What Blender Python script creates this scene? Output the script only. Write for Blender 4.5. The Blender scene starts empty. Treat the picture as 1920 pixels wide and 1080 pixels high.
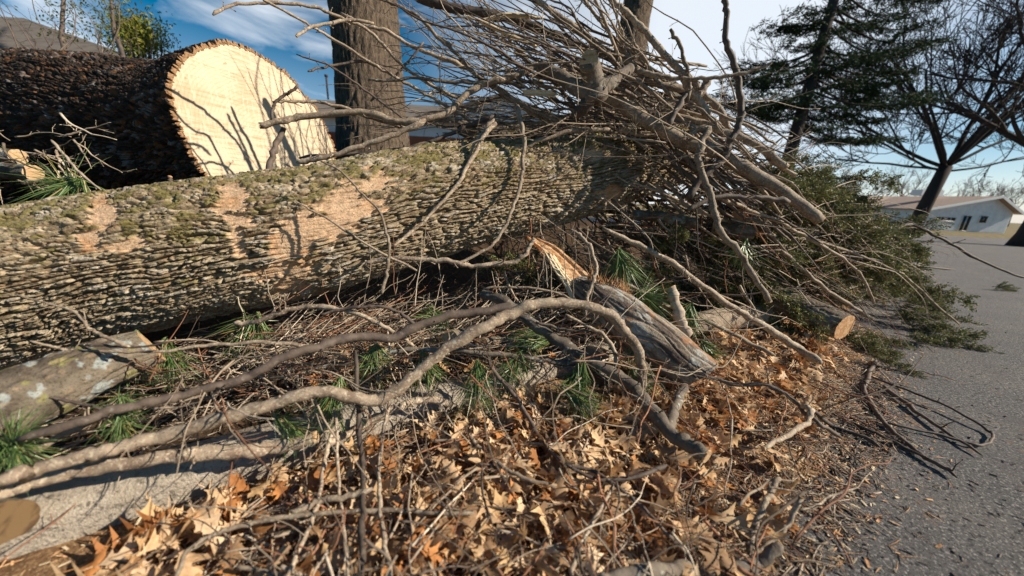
import bpy, math, random
import numpy as np
from mathutils import Vector, Matrix
R = math.radians
random.seed(11); rng = np.random.default_rng(11)
scene = bpy.context.scene
COL = scene.collection
# ---------------- camera ----------------
F_PX = 620.0; PITCH = R(15.5); ROLL = R(2.9); CAM = np.array([0.0, 0.0, 1.1])
_F = np.array([0, math.cos(PITCH), -math.sin(PITCH)])
_U0 = np.array([0, math.sin(PITCH), math.cos(PITCH)]); _R0 = np.array([1.0, 0, 0])
_R = _R0*math.cos(ROLL) + _U0*math.sin(ROLL); _U = _U0*math.cos(ROLL) - _R0*math.sin(ROLL)
cam_d = bpy.data.cameras.new('camera'); cam = bpy.data.objects.new('camera', cam_d); COL.objects.link(cam)
cam.matrix_world = Matrix(((_R[0], _U[0], -_F[0], CAM[0]), (_R[1], _U[1], -_F[1], CAM[1]), (_R[2], _U[2], -_F[2], CAM[2]), (0, 0, 0, 1)))
cam_d.sensor_width = 36; cam_d.lens = F_PX/1920*36; cam_d.clip_start = .02; cam_d.clip_end = 3000
cam_d.dof.use_dof = True; cam_d.dof.focus_distance = 2.1; cam_d.dof.aperture_fstop = 1.1
scene.camera = cam
# ---------------- light ----------------
SUN_EL = R(31); SUN_AZ = R(-8)           # azimuth measured from +X towards +Y
sv = Vector((math.cos(SUN_EL)*math.cos(SUN_AZ), math.cos(SUN_EL)*math.sin(SUN_AZ), math.sin(SUN_EL)))
sd = bpy.data.lights.new('sun', 'SUN'); sd.energy = 5.0; sd.angle = R(.55); sd.color = (1, .90, .74)
so = bpy.data.objects.new('sun', sd); COL.objects.link(so); so.rotation_euler = sv.to_track_quat('Z', 'Y').to_euler()
w = bpy.data.worlds.new('World'); scene.world = w; w.use_nodes = True
wt = w.node_tree; bg = wt.nodes['Background']
sky = wt.nodes.new('ShaderNodeTexSky'); sky.sky_type = 'NISHITA'; sky.sun_disc = False
sky.sun_elevation = SUN_EL; sky.sun_rotation = R(90) - SUN_AZ; sky.ozone_density = 2.0; sky.air_density = .9; sky.dust_density = .5
bg.inputs['Strength'].default_value = .05
# thin cirrus mixed over the sky by direction
tc = wt.nodes.new('ShaderNodeTexCoord')
mp = wt.nodes.new('ShaderNodeMapping'); mp.inputs['Scale'].default_value = (1.3, 2.2, 5.5); mp.inputs['Rotation'].default_value = (0, .3, .5)
n1 = wt.nodes.new('ShaderNodeTexNoise'); n1.inputs['Scale'].default_value = 1.9; n1.inputs['Detail'].default_value = 7; n1.inputs['Roughness'].default_value = .55; n1.inputs['Distortion'].default_value = .6
cr = wt.nodes.new('ShaderNodeValToRGB'); cr.color_ramp.elements[0].position = .48; cr.color_ramp.elements[1].position = .74
sep = wt.nodes.new('ShaderNodeSeparateXYZ')
hz = wt.nodes.new('ShaderNodeMapRange'); hz.inputs['From Min'].default_value = 0; hz.inputs['From Max'].default_value = .3; hz.inputs['To Min'].default_value = .7; hz.inputs['To Max'].default_value = 0
ea = wt.nodes.new('ShaderNodeMapRange'); ea.inputs['From Min'].default_value = -.3; ea.inputs['From Max'].default_value = .3; ea.inputs['To Min'].default_value = 0; ea.inputs['To Max'].default_value = .92
m1 = wt.nodes.new('ShaderNodeMath'); m1.operation = 'MAXIMUM'; m2 = wt.nodes.new('ShaderNodeMath'); m2.operation = 'MAXIMUM'
mx = wt.nodes.new('ShaderNodeMix'); mx.data_type = 'RGBA'
mx.inputs[7].default_value = (12.6, 13.4, 14.2, 1)
L = wt.links.new
L(tc.outputs['Generated'], mp.inputs['Vector']); L(mp.outputs[0], n1.inputs['Vector']); L(n1.outputs['Fac'], cr.inputs['Fac'])
L(tc.outputs['Generated'], sep.inputs[0]); L(sep.outputs['Z'], hz.inputs['Value']); L(sep.outputs['X'], ea.inputs['Value'])
eb = wt.nodes.new('ShaderNodeMapRange'); eb.inputs['From Min'].default_value = .55; eb.inputs['From Max'].default_value = .9; eb.inputs['To Min'].default_value = 1; eb.inputs['To Max'].default_value = .1
em = wt.nodes.new('ShaderNodeMath'); em.operation = 'MULTIPLY'; L(sep.outputs['X'], eb.inputs['Value']); L(ea.outputs[0], em.inputs[0]); L(eb.outputs[0], em.inputs[1])
L(cr.outputs['Color'], m1.inputs[0]); L(hz.outputs[0], m1.inputs[1]); L(m1.outputs[0], m2.inputs[0]); L(em.outputs[0], m2.inputs[1])
sc_ = wt.nodes.new('ShaderNodeMath'); sc_.operation = 'MULTIPLY'
fy = wt.nodes.new('ShaderNodeMapRange'); fy.inputs['From Min'].default_value = -.25; fy.inputs['From Max'].default_value = .45; fy.inputs['To Min'].default_value = .05; fy.inputs['To Max'].default_value = .9
fz = wt.nodes.new('ShaderNodeMapRange'); fz.inputs['From Min'].default_value = .5; fz.inputs['From Max'].default_value = .8; fz.inputs['To Min'].default_value = 1; fz.inputs['To Max'].default_value = .15
fm = wt.nodes.new('ShaderNodeMath'); fm.operation = 'MULTIPLY'
L(sep.outputs['Y'], fy.inputs['Value']); L(sep.outputs['Z'], fz.inputs['Value']); L(fy.outputs[0], fm.inputs[0]); L(fz.outputs[0], fm.inputs[1]); L(fm.outputs[0], sc_.inputs[1])
L(m2.outputs[0], sc_.inputs[0]); L(sc_.outputs[0], mx.inputs[0]); hsv = wt.nodes.new('ShaderNodeHueSaturation'); hsv.inputs['Hue'].default_value = .488; hsv.inputs['Saturation'].default_value = 2.3; hsv.inputs['Value'].default_value = 1.05; L(sky.outputs[0], hsv.inputs['Color']); L(hsv.outputs[0], mx.inputs[6]); L(mx.outputs[2], bg.inputs['Color'])
scene.view_settings.view_transform = 'Standard'; scene.view_settings.look = 'None'; scene.view_settings.gamma = 1
scene.view_settings.exposure = .66
# ---------------- pixel <-> world ----------------
def ray(px, py):
    u = (px-960)/F_PX; v = (540-py)/F_PX
    return _F + u*_R + v*_U
def P(px, py, D): return CAM + ray(px, py)*D
def G(px, py, z=0.0):
    d = ray(px, py); return CAM + d*((z-CAM[2])/d[2])
def GD(px, py, z=0.0):
    d = ray(px, py)
    return (z-CAM[2])/d[2] if d[2] < -1e-3 else 1e9
def proj(p):
    q = np.asarray(p)-CAM; D = q@_F
    D = np.where(D < .02, .02, D)
    return 960+F_PX*(q@_R)/D, 540-F_PX*(q@_U)/D, D
def in_poly(px, py, poly):
    px = np.asarray(px, float); py = np.asarray(py, float); c = np.zeros(px.shape, bool); n = len(poly)
    for i in range(n):
        x0, y0 = poly[i]; x1, y1 = poly[(i+1) % n]
        if y0 == y1: continue
        t = ((y0 > py) != (y1 > py)) & (px < (x1-x0)*(py-y0)/(y1-y0)+x0)
        c ^= t
    return c
# ---------------- noise ----------------
def _h(i, j, k, s):
    with np.errstate(over='ignore'):
        n = (i.astype(np.int64)*374761393 + j.astype(np.int64)*668265263 + k.astype(np.int64)*2147483647 + s*974634777)
        n = (n ^ (n >> 13))*1274126177
        n = n ^ (n >> 16)
    return (n & 0xffffff)/float(0xffffff)
def vnoise(p, s=0):
    p = np.asarray(p, float); f = np.floor(p).astype(np.int64); t = p-f; t = t*t*(3-2*t)
    o = 0
    for a in (0, 1):
        for b in (0, 1):
            for c in (0, 1):
                wgt = (t[..., 0] if a else 1-t[..., 0])*(t[..., 1] if b else 1-t[..., 1])*(t[..., 2] if c else 1-t[..., 2])
                o = o + wgt*_h(f[..., 0]+a, f[..., 1]+b, f[..., 2]+c, s)
    return o
def fbm(p, oct=4, s=0):
    o = 0; a = .5; tot = 0
    p = np.asarray(p, float)
    for i in range(oct):
        o = o + a*vnoise(p, s+i); tot += a; a *= .5; p = p*2.03+7.1
    return o/tot
def worley(a, b, nb, s=0):
    """a,b cell coordinates; b wraps at nb. returns F1,F2,id"""
    fa = np.floor(a).astype(np.int64); fb = np.floor(b).astype(np.int64)
    F1 = np.full(a.shape, 9.); F2 = np.full(a.shape, 9.); ID = np.zeros(a.shape)
    for i in (-1, 0, 1):
        for j in (-1, 0, 1):
            ca = fa+i; cb = fb+j; cw = np.mod(cb, nb); z = np.zeros_like(cw)
            x = ca+.1+.8*_h(ca, cw, z, s); y = cb+.1+.8*_h(ca, cw, z+1, s)
            d = np.hypot(x-a, y-b); idd = _h(ca, cw, z+2, s)
            n1_ = d < F1
            F2 = np.where(n1_, F1, np.minimum(F2, d)); ID = np.where(n1_, idd, ID); F1 = np.where(n1_, d, F1)
    return F1, F2, ID
def sstep(x, a, b):
    t = np.clip((x-a)/(b-a), 0, 1); return t*t*(3-2*t)
# ---------------- objects ----------------
def tag(o, label=None, cat=None, group=None, kind=None):
    if label: o['label'] = label
    if cat: o['category'] = cat
    if group: o['group'] = group
    if kind: o['kind'] = kind
    return o
def mk_mesh(name, V, Fc, mat, smooth=True, col=None, origin=None):
    V = np.asarray(V, np.float32)
    if origin is not None: V = V-np.asarray(origin, np.float32)
    me = bpy.data.meshes.new(name)
    if isinstance(Fc, np.ndarray):
        k = Fc.shape[1]; n = len(Fc)
        me.vertices.add(len(V)); me.vertices.foreach_set('co', V.ravel())
        me.loops.add(n*k); me.loops.foreach_set('vertex_index', Fc.astype(np.int32).ravel())
        me.polygons.add(n); me.polygons.foreach_set('loop_start', np.arange(0, n*k, k, dtype=np.int32))
        me.update(calc_edges=True); me.validate()
    else:
        me.from_pydata(V.tolist(), [], Fc); me.update()
    if smooth: me.polygons.foreach_set('use_smooth', np.ones(len(me.polygons), bool))
    if col is not None:
        a = me.color_attributes.new('base', 'FLOAT_COLOR', 'POINT')
        c = np.ones((len(V), 4), np.float32); c[:, :3] = col; a.data.foreach_set('color', c.ravel())
    if mat: me.materials.append(mat)
    return me
def obj(name, V, Fc, mat, parent=None, smooth=True, col=None, origin=None, label=None):
    if parent is not None: origin = np.array(parent.location)
    elif origin is None: origin = np.array([0, 0, 0])
    me = mk_mesh(name, V, Fc, mat, smooth, col, origin)
    o = bpy.data.objects.new(name, me); COL.objects.link(o)
    if parent is not None: o.parent = parent
    else: o.location = tuple(float(v) for v in origin)
    if label: o['label'] = label
    return o
def empty(name, loc):
    o = bpy.data.objects.new(name, None); COL.objects.link(o); o.location = tuple(float(v) for v in loc); o.empty_display_size = .1; return o
class MB:
    def __init__(s): s.V = []; s.F = []; s.n = 0
    def add(s, V, F):
        V = np.asarray(V, float); s.V.append(V); s.F += [tuple(int(i)+s.n for i in f) for f in F]; s.n += len(V)
    def box(s, c, size, rot=None):
        x, y, z = [v/2 for v in size]
        V = np.array([(-x, -y, -z), (x, -y, -z), (x, y, -z), (-x, y, -z), (-x, -y, z), (x, -y, z), (x, y, z), (-x, y, z)])
        if rot is not None: V = V@np.asarray(rot).T
        s.add(V+np.asarray(c), [(3, 2, 1, 0), (4, 5, 6, 7), (0, 1, 5, 4), (1, 2, 6, 5), (2, 3, 7, 6), (3, 0, 4, 7)])
    def tube(s, pts, rad, k=6, cap0=True, cap1=True, rough=0.0, seed=0):
        pts = np.asarray(pts, float); rad = np.asarray(rad, float); n = len(pts)
        T = np.gradient(pts, axis=0); T /= np.linalg.norm(T, axis=1)[:, None]+1e-9
        A = np.cross(T[0], (0, 0, 1.)); 
        if np.linalg.norm(A) < .1: A = np.cross(T[0], (1., 0, 0))
        A /= np.linalg.norm(A); As = [A]
        for i in range(1, n):
            A = As[-1]-T[i]*(As[-1]@T[i]); A /= np.linalg.norm(A)+1e-9; As.append(A)
        As = np.array(As); Bs = np.cross(T, As)
        th = np.arange(k)*2*math.pi/k
        rr = rad[:, None]*np.ones((1, k))
        if rough: rr = rr*(1+rough*(rng.random((n, k))-.5)*2)
        V = pts[:, None, :]+rr[..., None]*(np.cos(th)[None, :, None]*As[:, None, :]+np.sin(th)[None, :, None]*Bs[:, None, :])
        F = [(i*k+j, i*k+(j+1) % k, (i+1)*k+(j+1) % k, (i+1)*k+j) for i in range(n-1) for j in range(k)]
        if cap0: F.append(tuple(range(k))[::-1])
        if cap1: F.append(tuple((n-1)*k+j for j in range(k)))
        s.add(V.reshape(-1, 3), F)
        return T, As, Bs
    def build(s, name, mat, parent=None, smooth=True, origin=None, col=None):
        return obj(name, np.concatenate(s.V), s.F, mat, parent, smooth, col, origin)
def crom(pts, m, tn=1.0):
    """Catmull-Rom resample, m steps per span; pts (n,k)"""
    p = np.asarray(pts, float)
    if len(p) == 2: return np.linspace(p[0], p[1], m+1)
    q = np.vstack([2*p[0]-p[1], p, 2*p[-1]-p[-2]]); out = []
    for i in range(len(p)-1):
        a, b, c, d = q[i:i+4]
        for t in np.arange(m)/m:
            lin = b+(c-b)*t; out.append((1-tn)*lin+tn*.5*((2*b)+(c-a)*t+(2*a-5*b+4*c-d)*t*t+(3*b-a-3*c+d)*t**3))
    out.append(p[-1]); return np.array(out)
# ---------------- materials ----------------
def mat(name, col=(.5, .5, .5), rough=.85, spec=.2, noise=None, attr=False, bump=None, rnd=0.0, extra=None, coord='Object', trans=0):
    """noise: list of (scale xyz or s, detail, colour, lo, hi); bump: (scale, strength, distance)"""
    m = bpy.data.materials.new(name); m.use_nodes = True; nt = m.node_tree; N = nt.nodes; LK = nt.links.new
    b = N['Principled BSDF']; b.inputs['Roughness'].default_value = rough; b.inputs['Specular IOR Level'].default_value = spec
    t = N.new('ShaderNodeTexCoord')
    if attr:
        a = N.new('ShaderNodeVertexColor'); a.layer_name = 'base'; cur = a.outputs['Color']
    else:
        a = N.new('ShaderNodeRGB'); a.outputs[0].default_value = (*col, 1); cur = a.outputs[0]
    for (sc, det, c2, lo, hi, mode) in (noise or []):
        mpn = N.new('ShaderNodeMapping'); mpn.inputs['Scale'].default_value = sc if isinstance(sc, tuple) else (sc, sc, sc)
        LK(t.outputs[coord], mpn.inputs[0])
        nn = N.new('ShaderNodeTexNoise'); nn.inputs['Scale'].default_value = 1; nn.inputs['Detail'].default_value = det; nn.inputs['Roughness'].default_value = .62
        LK(mpn.outputs[0], nn.inputs['Vector'])
        r = N.new('ShaderNodeMapRange'); r.inputs['From Min'].default_value = lo; r.inputs['From Max'].default_value = hi; LK(nn.outputs['Fac'], r.inputs['Value'])
        x = N.new('ShaderNodeMix'); x.data_type = 'RGBA'; x.blend_type = mode; x.inputs[7].default_value = (*c2, 1)
        LK(r.outputs[0], x.inputs[0]); LK(cur, x.inputs[6]); cur = x.outputs[2]
    if rnd:
        oi = N.new('ShaderNodeObjectInfo'); hs = N.new('ShaderNodeHueSaturation')
        r = N.new('ShaderNodeMapRange'); r.inputs['To Min'].default_value = 1-rnd; r.inputs['To Max'].default_value = 1+rnd
        LK(oi.outputs['Random'], r.inputs['Value']); LK(r.outputs[0], hs.inputs['Value']); LK(cur, hs.inputs['Color']); cur = hs.outputs[0]
    LK(cur, b.inputs['Base Color'])
    if bump:
        for k_, (sc, st, dist) in enumerate(bump if isinstance(bump, list) else [bump]):
            mpn = N.new('ShaderNodeMapping'); mpn.inputs['Scale'].default_value = sc if isinstance(sc, tuple) else (sc, sc, sc)
            LK(t.outputs[coord], mpn.inputs[0])
            nn = N.new('ShaderNodeTexNoise'); nn.inputs['Scale'].default_value = 1; nn.inputs['Detail'].default_value = 5; nn.inputs['Roughness'].default_value = .65
            LK(mpn.outputs[0], nn.inputs['Vector'])
            bp = N.new('ShaderNodeBump'); bp.inputs['Strength'].default_value = st; bp.inputs['Distance'].default_value = dist
            LK(nn.outputs['Fac'], bp.inputs['Height'])
            if k_: LK(prev.outputs[0], bp.inputs['Normal'])
            prev = bp
        LK(prev.outputs[0], b.inputs['Normal'])
    if trans:
        tr = N.new('ShaderNodeBsdfTranslucent'); LK(cur, tr.inputs['Color']); ms = N.new('ShaderNodeMixShader'); ms.inputs[0].default_value = trans
        LK(b.outputs[0], ms.inputs[1]); LK(tr.outputs[0], ms.inputs[2]); LK(ms.outputs[0], N['Material Output'].inputs[0])
    return m
MX = 'MIX'; MU = 'MULTIPLY'
M = {}
M['asphalt'] = mat('asphalt', (.105, .10, .10), .9, .25, [(1.3, 4, (.15, .135, .125), .42, .7, MX), (95, 2, (.33, .31, .29), .55, .62, MX), (55, 3, (.035, .035, .04), .54, .64, MX), (4, 5, (.11, .10, .10), .5, .75, MX), (9, 6, (.22, .14, .09), .60, .72, MX)], bump=[(150, 1, .012), (45, .8, .012)])
M['sawdust'] = mat('sawdust', (.20, .115, .06), .95, .1, [(60, 4, (.42, .27, .14), .5, .66, MX), (14, 4, (.085, .045, .025), .5, .7, MX), (190, 2, (.5, .36, .22), .6, .7, MX)], bump=(90, 1, .012))
M['soil'] = mat('soil', (.055, .036, .022), .95, .1, [(40, 4, (.13, .08, .045), .5, .68, MX), (9, 4, (.035, .025, .018), .5, .7, MX)], bump=(50, 1, .015))
M['concrete'] = mat('concrete', (.42, .355, .28), .92, .15, [(90, 3, (.14, .115, .09), .52, .66, MX), (9, 5, (.33, .27, .205), .45, .72, MX), (240, 2, (.5, .47, .42), .56, .68, MX), (26, 4, (.13, .11, .085), .58, .72, MX)], bump=[(110, 1, .008), (25, .5, .01)])
M['grass'] = mat('lawn', (.16, .13, .07), .95, .1, [(2, 5, (.24, .19, .10), .4, .7, MX)], bump=(20, .6, .03))
M['bark'] = mat('bark', rough=.92, spec=.1, attr=True, noise=[(130, 4, (.45, .41, .36), .5, .72, MU), (35, 4, (1.35, 1.3, 1.25), .5, .75, MU)], bump=[(160, .8, .004), (55, .7, .008)])
M['branch'] = mat('branch_bark', (.32, .245, .175), .75, .25, [(14, 4, (.17, .12, .085), .42, .62, MX), (90, 3, (.46, .38, .28), .52, .64, MX), (30, 4, (.42, .41, .35), .66, .74, MX), (200, 2, (.10, .07, .05), .6, .7, MX)], bump=[(150, .7, .003), (40, .4, .004)], rnd=.28)
M['branch_d'] = mat('dark_branch_bark', (.125, .092, .07), .7, .3, [(14, 4, (.06, .045, .04), .42, .68, MX), (60, 3, (.19, .16, .13), .58, .72, MX)], bump=(70, .6, .004), rnd=.3)
M['lichen'] = mat('lichened_bark', (.17, .14, .11), .85, .2, [(9, 4, (.09, .07, .055), .42, .68, MX), (30, 5, (.40, .43, .40), .60, .70, MX), (70, 3, (.26, .22, .17), .6, .7, MX), (18, 4, (.30, .29, .10), .68, .76, MX)], bump=(70, .7, .005), rnd=.12)
M['redtwig'] = mat('reddish_twig_bark', (.22, .10, .055), .75, .3, [(30, 3, (.14, .06, .04), .45, .7, MX)], rnd=.25)
M['straw'] = mat('weathered_twig', (.42, .34, .26), .85, .2, [(30, 3, (.26, .19, .14), .45, .7, MX)], rnd=.3)
M['cut'] = mat('fresh_cut_wood', (.50, .33, .18), .8, .15, [((6, 6, 60), 4, (.34, .20, .10), .45, .7, MX), (60, 3, (.58, .42, .26), .5, .7, MX)], bump=(90, .5, .003))
M['orange'] = mat('orange_heartwood', (.48, .25, .115), .8, .15, [(30, 4, (.64, .43, .25), .42, .62, MX), (90, 3, (.34, .13, .045), .55, .7, MX)], bump=(80, .8, .006))
M['brush'] = mat('brush_bark', rough=.85, spec=.2, attr=True, noise=[(40, 3, (.6, .58, .55), .45, .7, MU)])
M['dimcut'] = mat('vignetted_cut_wood', (.13, .08, .038), .85, .15, [((70, 14, 14), 3, (.06, .035, .018), .48, .62, MX)], bump=((70, 14, 14), .6, .004))  # sawn wood with the corner's vignette darkening put into its colour
M['splinter'] = mat('pale_splintered_wood', (.68, .56, .38), .8, .15, [(50, 4, (.5, .38, .22), .5, .7, MX)], bump=(90, .7, .004))
M['needle'] = mat('pine_needle', (.065, .125, .045), .4, .5, attr=True, trans=.25)
M['cedar'] = mat('cedar_foliage', (.05, .075, .03), .6, .25, attr=True, trans=.15)
M['leaf'] = mat('dead_oak_leaf', rough=.7, spec=.25, attr=True, noise=[(25, 4, (.62, .55, .5), .5, .7, MU)], bump=(60, .4, .003), trans=.22)
M['pinefar'] = mat('pine_foliage', (.03, .055, .022), .7, .15, attr=True, trans=.1)
M['treebark'] = mat('tree_bark', (.13, .095, .066), .92, .1, [((30, 30, 5), 4, (.05, .04, .03), .45, .62, MX), ((60, 60, 14), 3, (.2, .165, .13), .56, .7, MX)], bump=((26, 26, 4), 1, .05))
M['fartree'] = mat('far_tree_bark', (.05, .04, .035), .9, .1)
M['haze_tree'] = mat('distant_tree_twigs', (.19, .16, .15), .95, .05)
M['shrub'] = mat('shrub_leaf', (.16, .19, .03), .6, .25, attr=True, trans=.25)
M['shingle'] = mat('roof_shingle', (.17, .145, .125), .95, .1, [((2, 2, 12), 3, (.11, .095, .085), .45, .65, MX)], bump=((3, 3, 30), .5, .02))
M['tanshingle'] = mat('tan_roof_shingle', (.36, .27, .22), .95, .1, [(6, 3, (.26, .2, .17), .45, .65, MX)])
M['siding'] = mat('white_siding', (.82, .83, .85), .6, .3, [(2, 3, (.66, .68, .73), .4, .7, MX)])
M['trim'] = mat('white_trim', (.8, .8, .8), .5, .3)
M['brick'] = mat('orange_brick', (.36, .13, .07), .9, .15, [((8, 8, 30), 3, (.24, .085, .05), .5, .66, MX)])
M['glass'] = mat('dark_glass', (.02, .025, .03), .1, .6)
M['curtain'] = mat('grey_pane', (.12, .13, .15), .3, .5)
# ================= terrain =================
C0 = np.array([-.94, .98]); CD = np.array([.848, .530]); CN = np.array([-.530, .848])
def sd_(x, y):
    rx = x-C0[0]; ry = y-C0[1]; return rx*CD[0]+ry*CD[1], rx*CN[0]+ry*CN[1]
def xy_(s, d): return C0[0]+s*CD[0]+d*CN[0], C0[1]+s*CD[1]+d*CN[1]
def road_z(x, y): return -.02*np.maximum(0, y-6.0)*sstep(y, 6, 9)
def litter_w(s): return np.interp(s, [-2, 0, 1, 2, 3.2, 4.3, 5.5, 7], [1.15, 1.14, 1.1, 1.08, .95, .68, .3, .05])
def litter_z(x, y):
    s, d = sd_(x, y); p = np.stack([x, y, 0*x], -1)
    q = -d/litter_w(s)+.35*(fbm(p*3.1, 3, 5)-.5)
    return np.where(d < .04, .075*np.interp(s, [-1.5, .1, .9], [.25, .35, 1])*(1-sstep(q, .35, 1.02))+.012*(fbm(p*16, 3, 9)-.5)*(1-sstep(q, .9, 1.1))+.010*(1-sstep(q, .8, 1.0))-.006, .05)
def yard_z(x, y):
    s, d = sd_(x, y)
    k = 1-sstep(s, 4.2, 6.5)
    p = np.stack([x, y, 0*x], -1)
    return .13+.06*(fbm(p*2.3, 3, 21)-.4)*sstep(d, .2, .8)+(.62*sstep(d, 1.5, 2.9)+.10*sstep(d, 5, 14))*k
def sheet(name, fn, xs, ys, material, kind='structure', conv=None, keep=None):
    X, Y = np.meshgrid(xs, ys, indexing='ij')
    if conv: X, Y = conv(X, Y)
    Z = fn(X, Y); V = np.stack([X, Y, Z], -1).reshape(-1, 3); n, m = X.shape
    i, j = np.meshgrid(np.arange(n-1), np.arange(m-1), indexing='ij'); a = (i*m+j).ravel()
    Fc = np.stack([a, a+m, a+m+1, a+1], 1)
    if keep is not None: Fc = Fc[keep(V[Fc].mean(1))]
    o = obj(name, V, Fc, material); tag(o, kind=kind); return o
xs = np.concatenate([np.linspace(-700, -8, 30), np.linspace(-7.5, 12, 60), np.linspace(13, 700, 60)])
ysr = np.concatenate([np.linspace(-30, 5.5, 30), np.linspace(6, 40, 60), np.linspace(45, 900, 20)])
def base_z(x, y):
    return road_z(x, np.minimum(y, 45.0))
sheet('road', base_z, xs, ysr, M['asphalt'])
def lawn_z(x, y):
    e = y-(33.5-.03*(x-40))
    return road_z(x, y)-.04+.16*sstep(e, 0, .4)+np.maximum(0, e)*.02+.55*sstep(e, 1, 16)+.02*np.maximum(0, y-45)*0
sheet('far_lawn', lambda x, y: np.minimum(lawn_z(x, y), .3), np.linspace(2, 260, 120), np.concatenate([np.linspace(31, 50, 40), np.linspace(52, 300, 30)]), M['grass'])
sheet('leafy_soil', litter_z, np.linspace(-3, 7.5, 420), np.linspace(-1.5, .045, 90), M['sawdust'], conv=xy_)
def yz(x, y):
    return yard_z(x, y)
sheet('yard', yz, np.concatenate([np.linspace(-30, -4.2, 20), np.linspace(-4, 6.4, 200), np.linspace(6.6, 12, 12)]), np.concatenate([np.linspace(.16, 3, 70), np.linspace(3.2, 40, 50)]), M['soil'], conv=xy_)
# concrete kerb: separate cast blocks with joints
def kerb():
    prof = [(0, -.06), (-.004, .10), (.006, .135), (.03, .152), (.10, .158), (.155, .156), (.168, .14), (.17, -.06)]
    V = []; Fc = []; s0 = -6; k = len(prof)
    edges = [-6, -3.1, -.62, 1.62, 3.9, 6.4, 9, 12]
    for a, b in zip(edges[:-1], edges[1:]):
        ss = np.linspace(a+.004, b-.004, max(2, int((b-a)/.03)) if a > -3.2 and a < 6 else 3); base = len(V)
        for s in ss:
            end = min(abs(s-a), abs(s-b)) < .012
            for (d, z) in prof:
                if end: z -= .008 if z > .1 else 0
                n = .006*(vnoise(np.array([s*9, d*60+3, z*40]), 3)-.5)
                x, y = xy_(s, d+n+.004*math.sin(s*1.3)); V.append((x, y, z+n))
        n = len(ss)
        for i in range(n-1):
            for j in range(k-1): q = base+i*k+j; Fc.append((q, q+1, q+1+k, q+k))
        Fc.append(tuple(base+j for j in range(k))); Fc.append(tuple(base+(n-1)*k+j for j in range(k))[::-1])
    o = obj('kerb', V, Fc, M['concrete']); tag(o, 'weathered grey concrete kerb between the oak leaves and the brush heap', 'kerb')
kerb()
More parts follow.
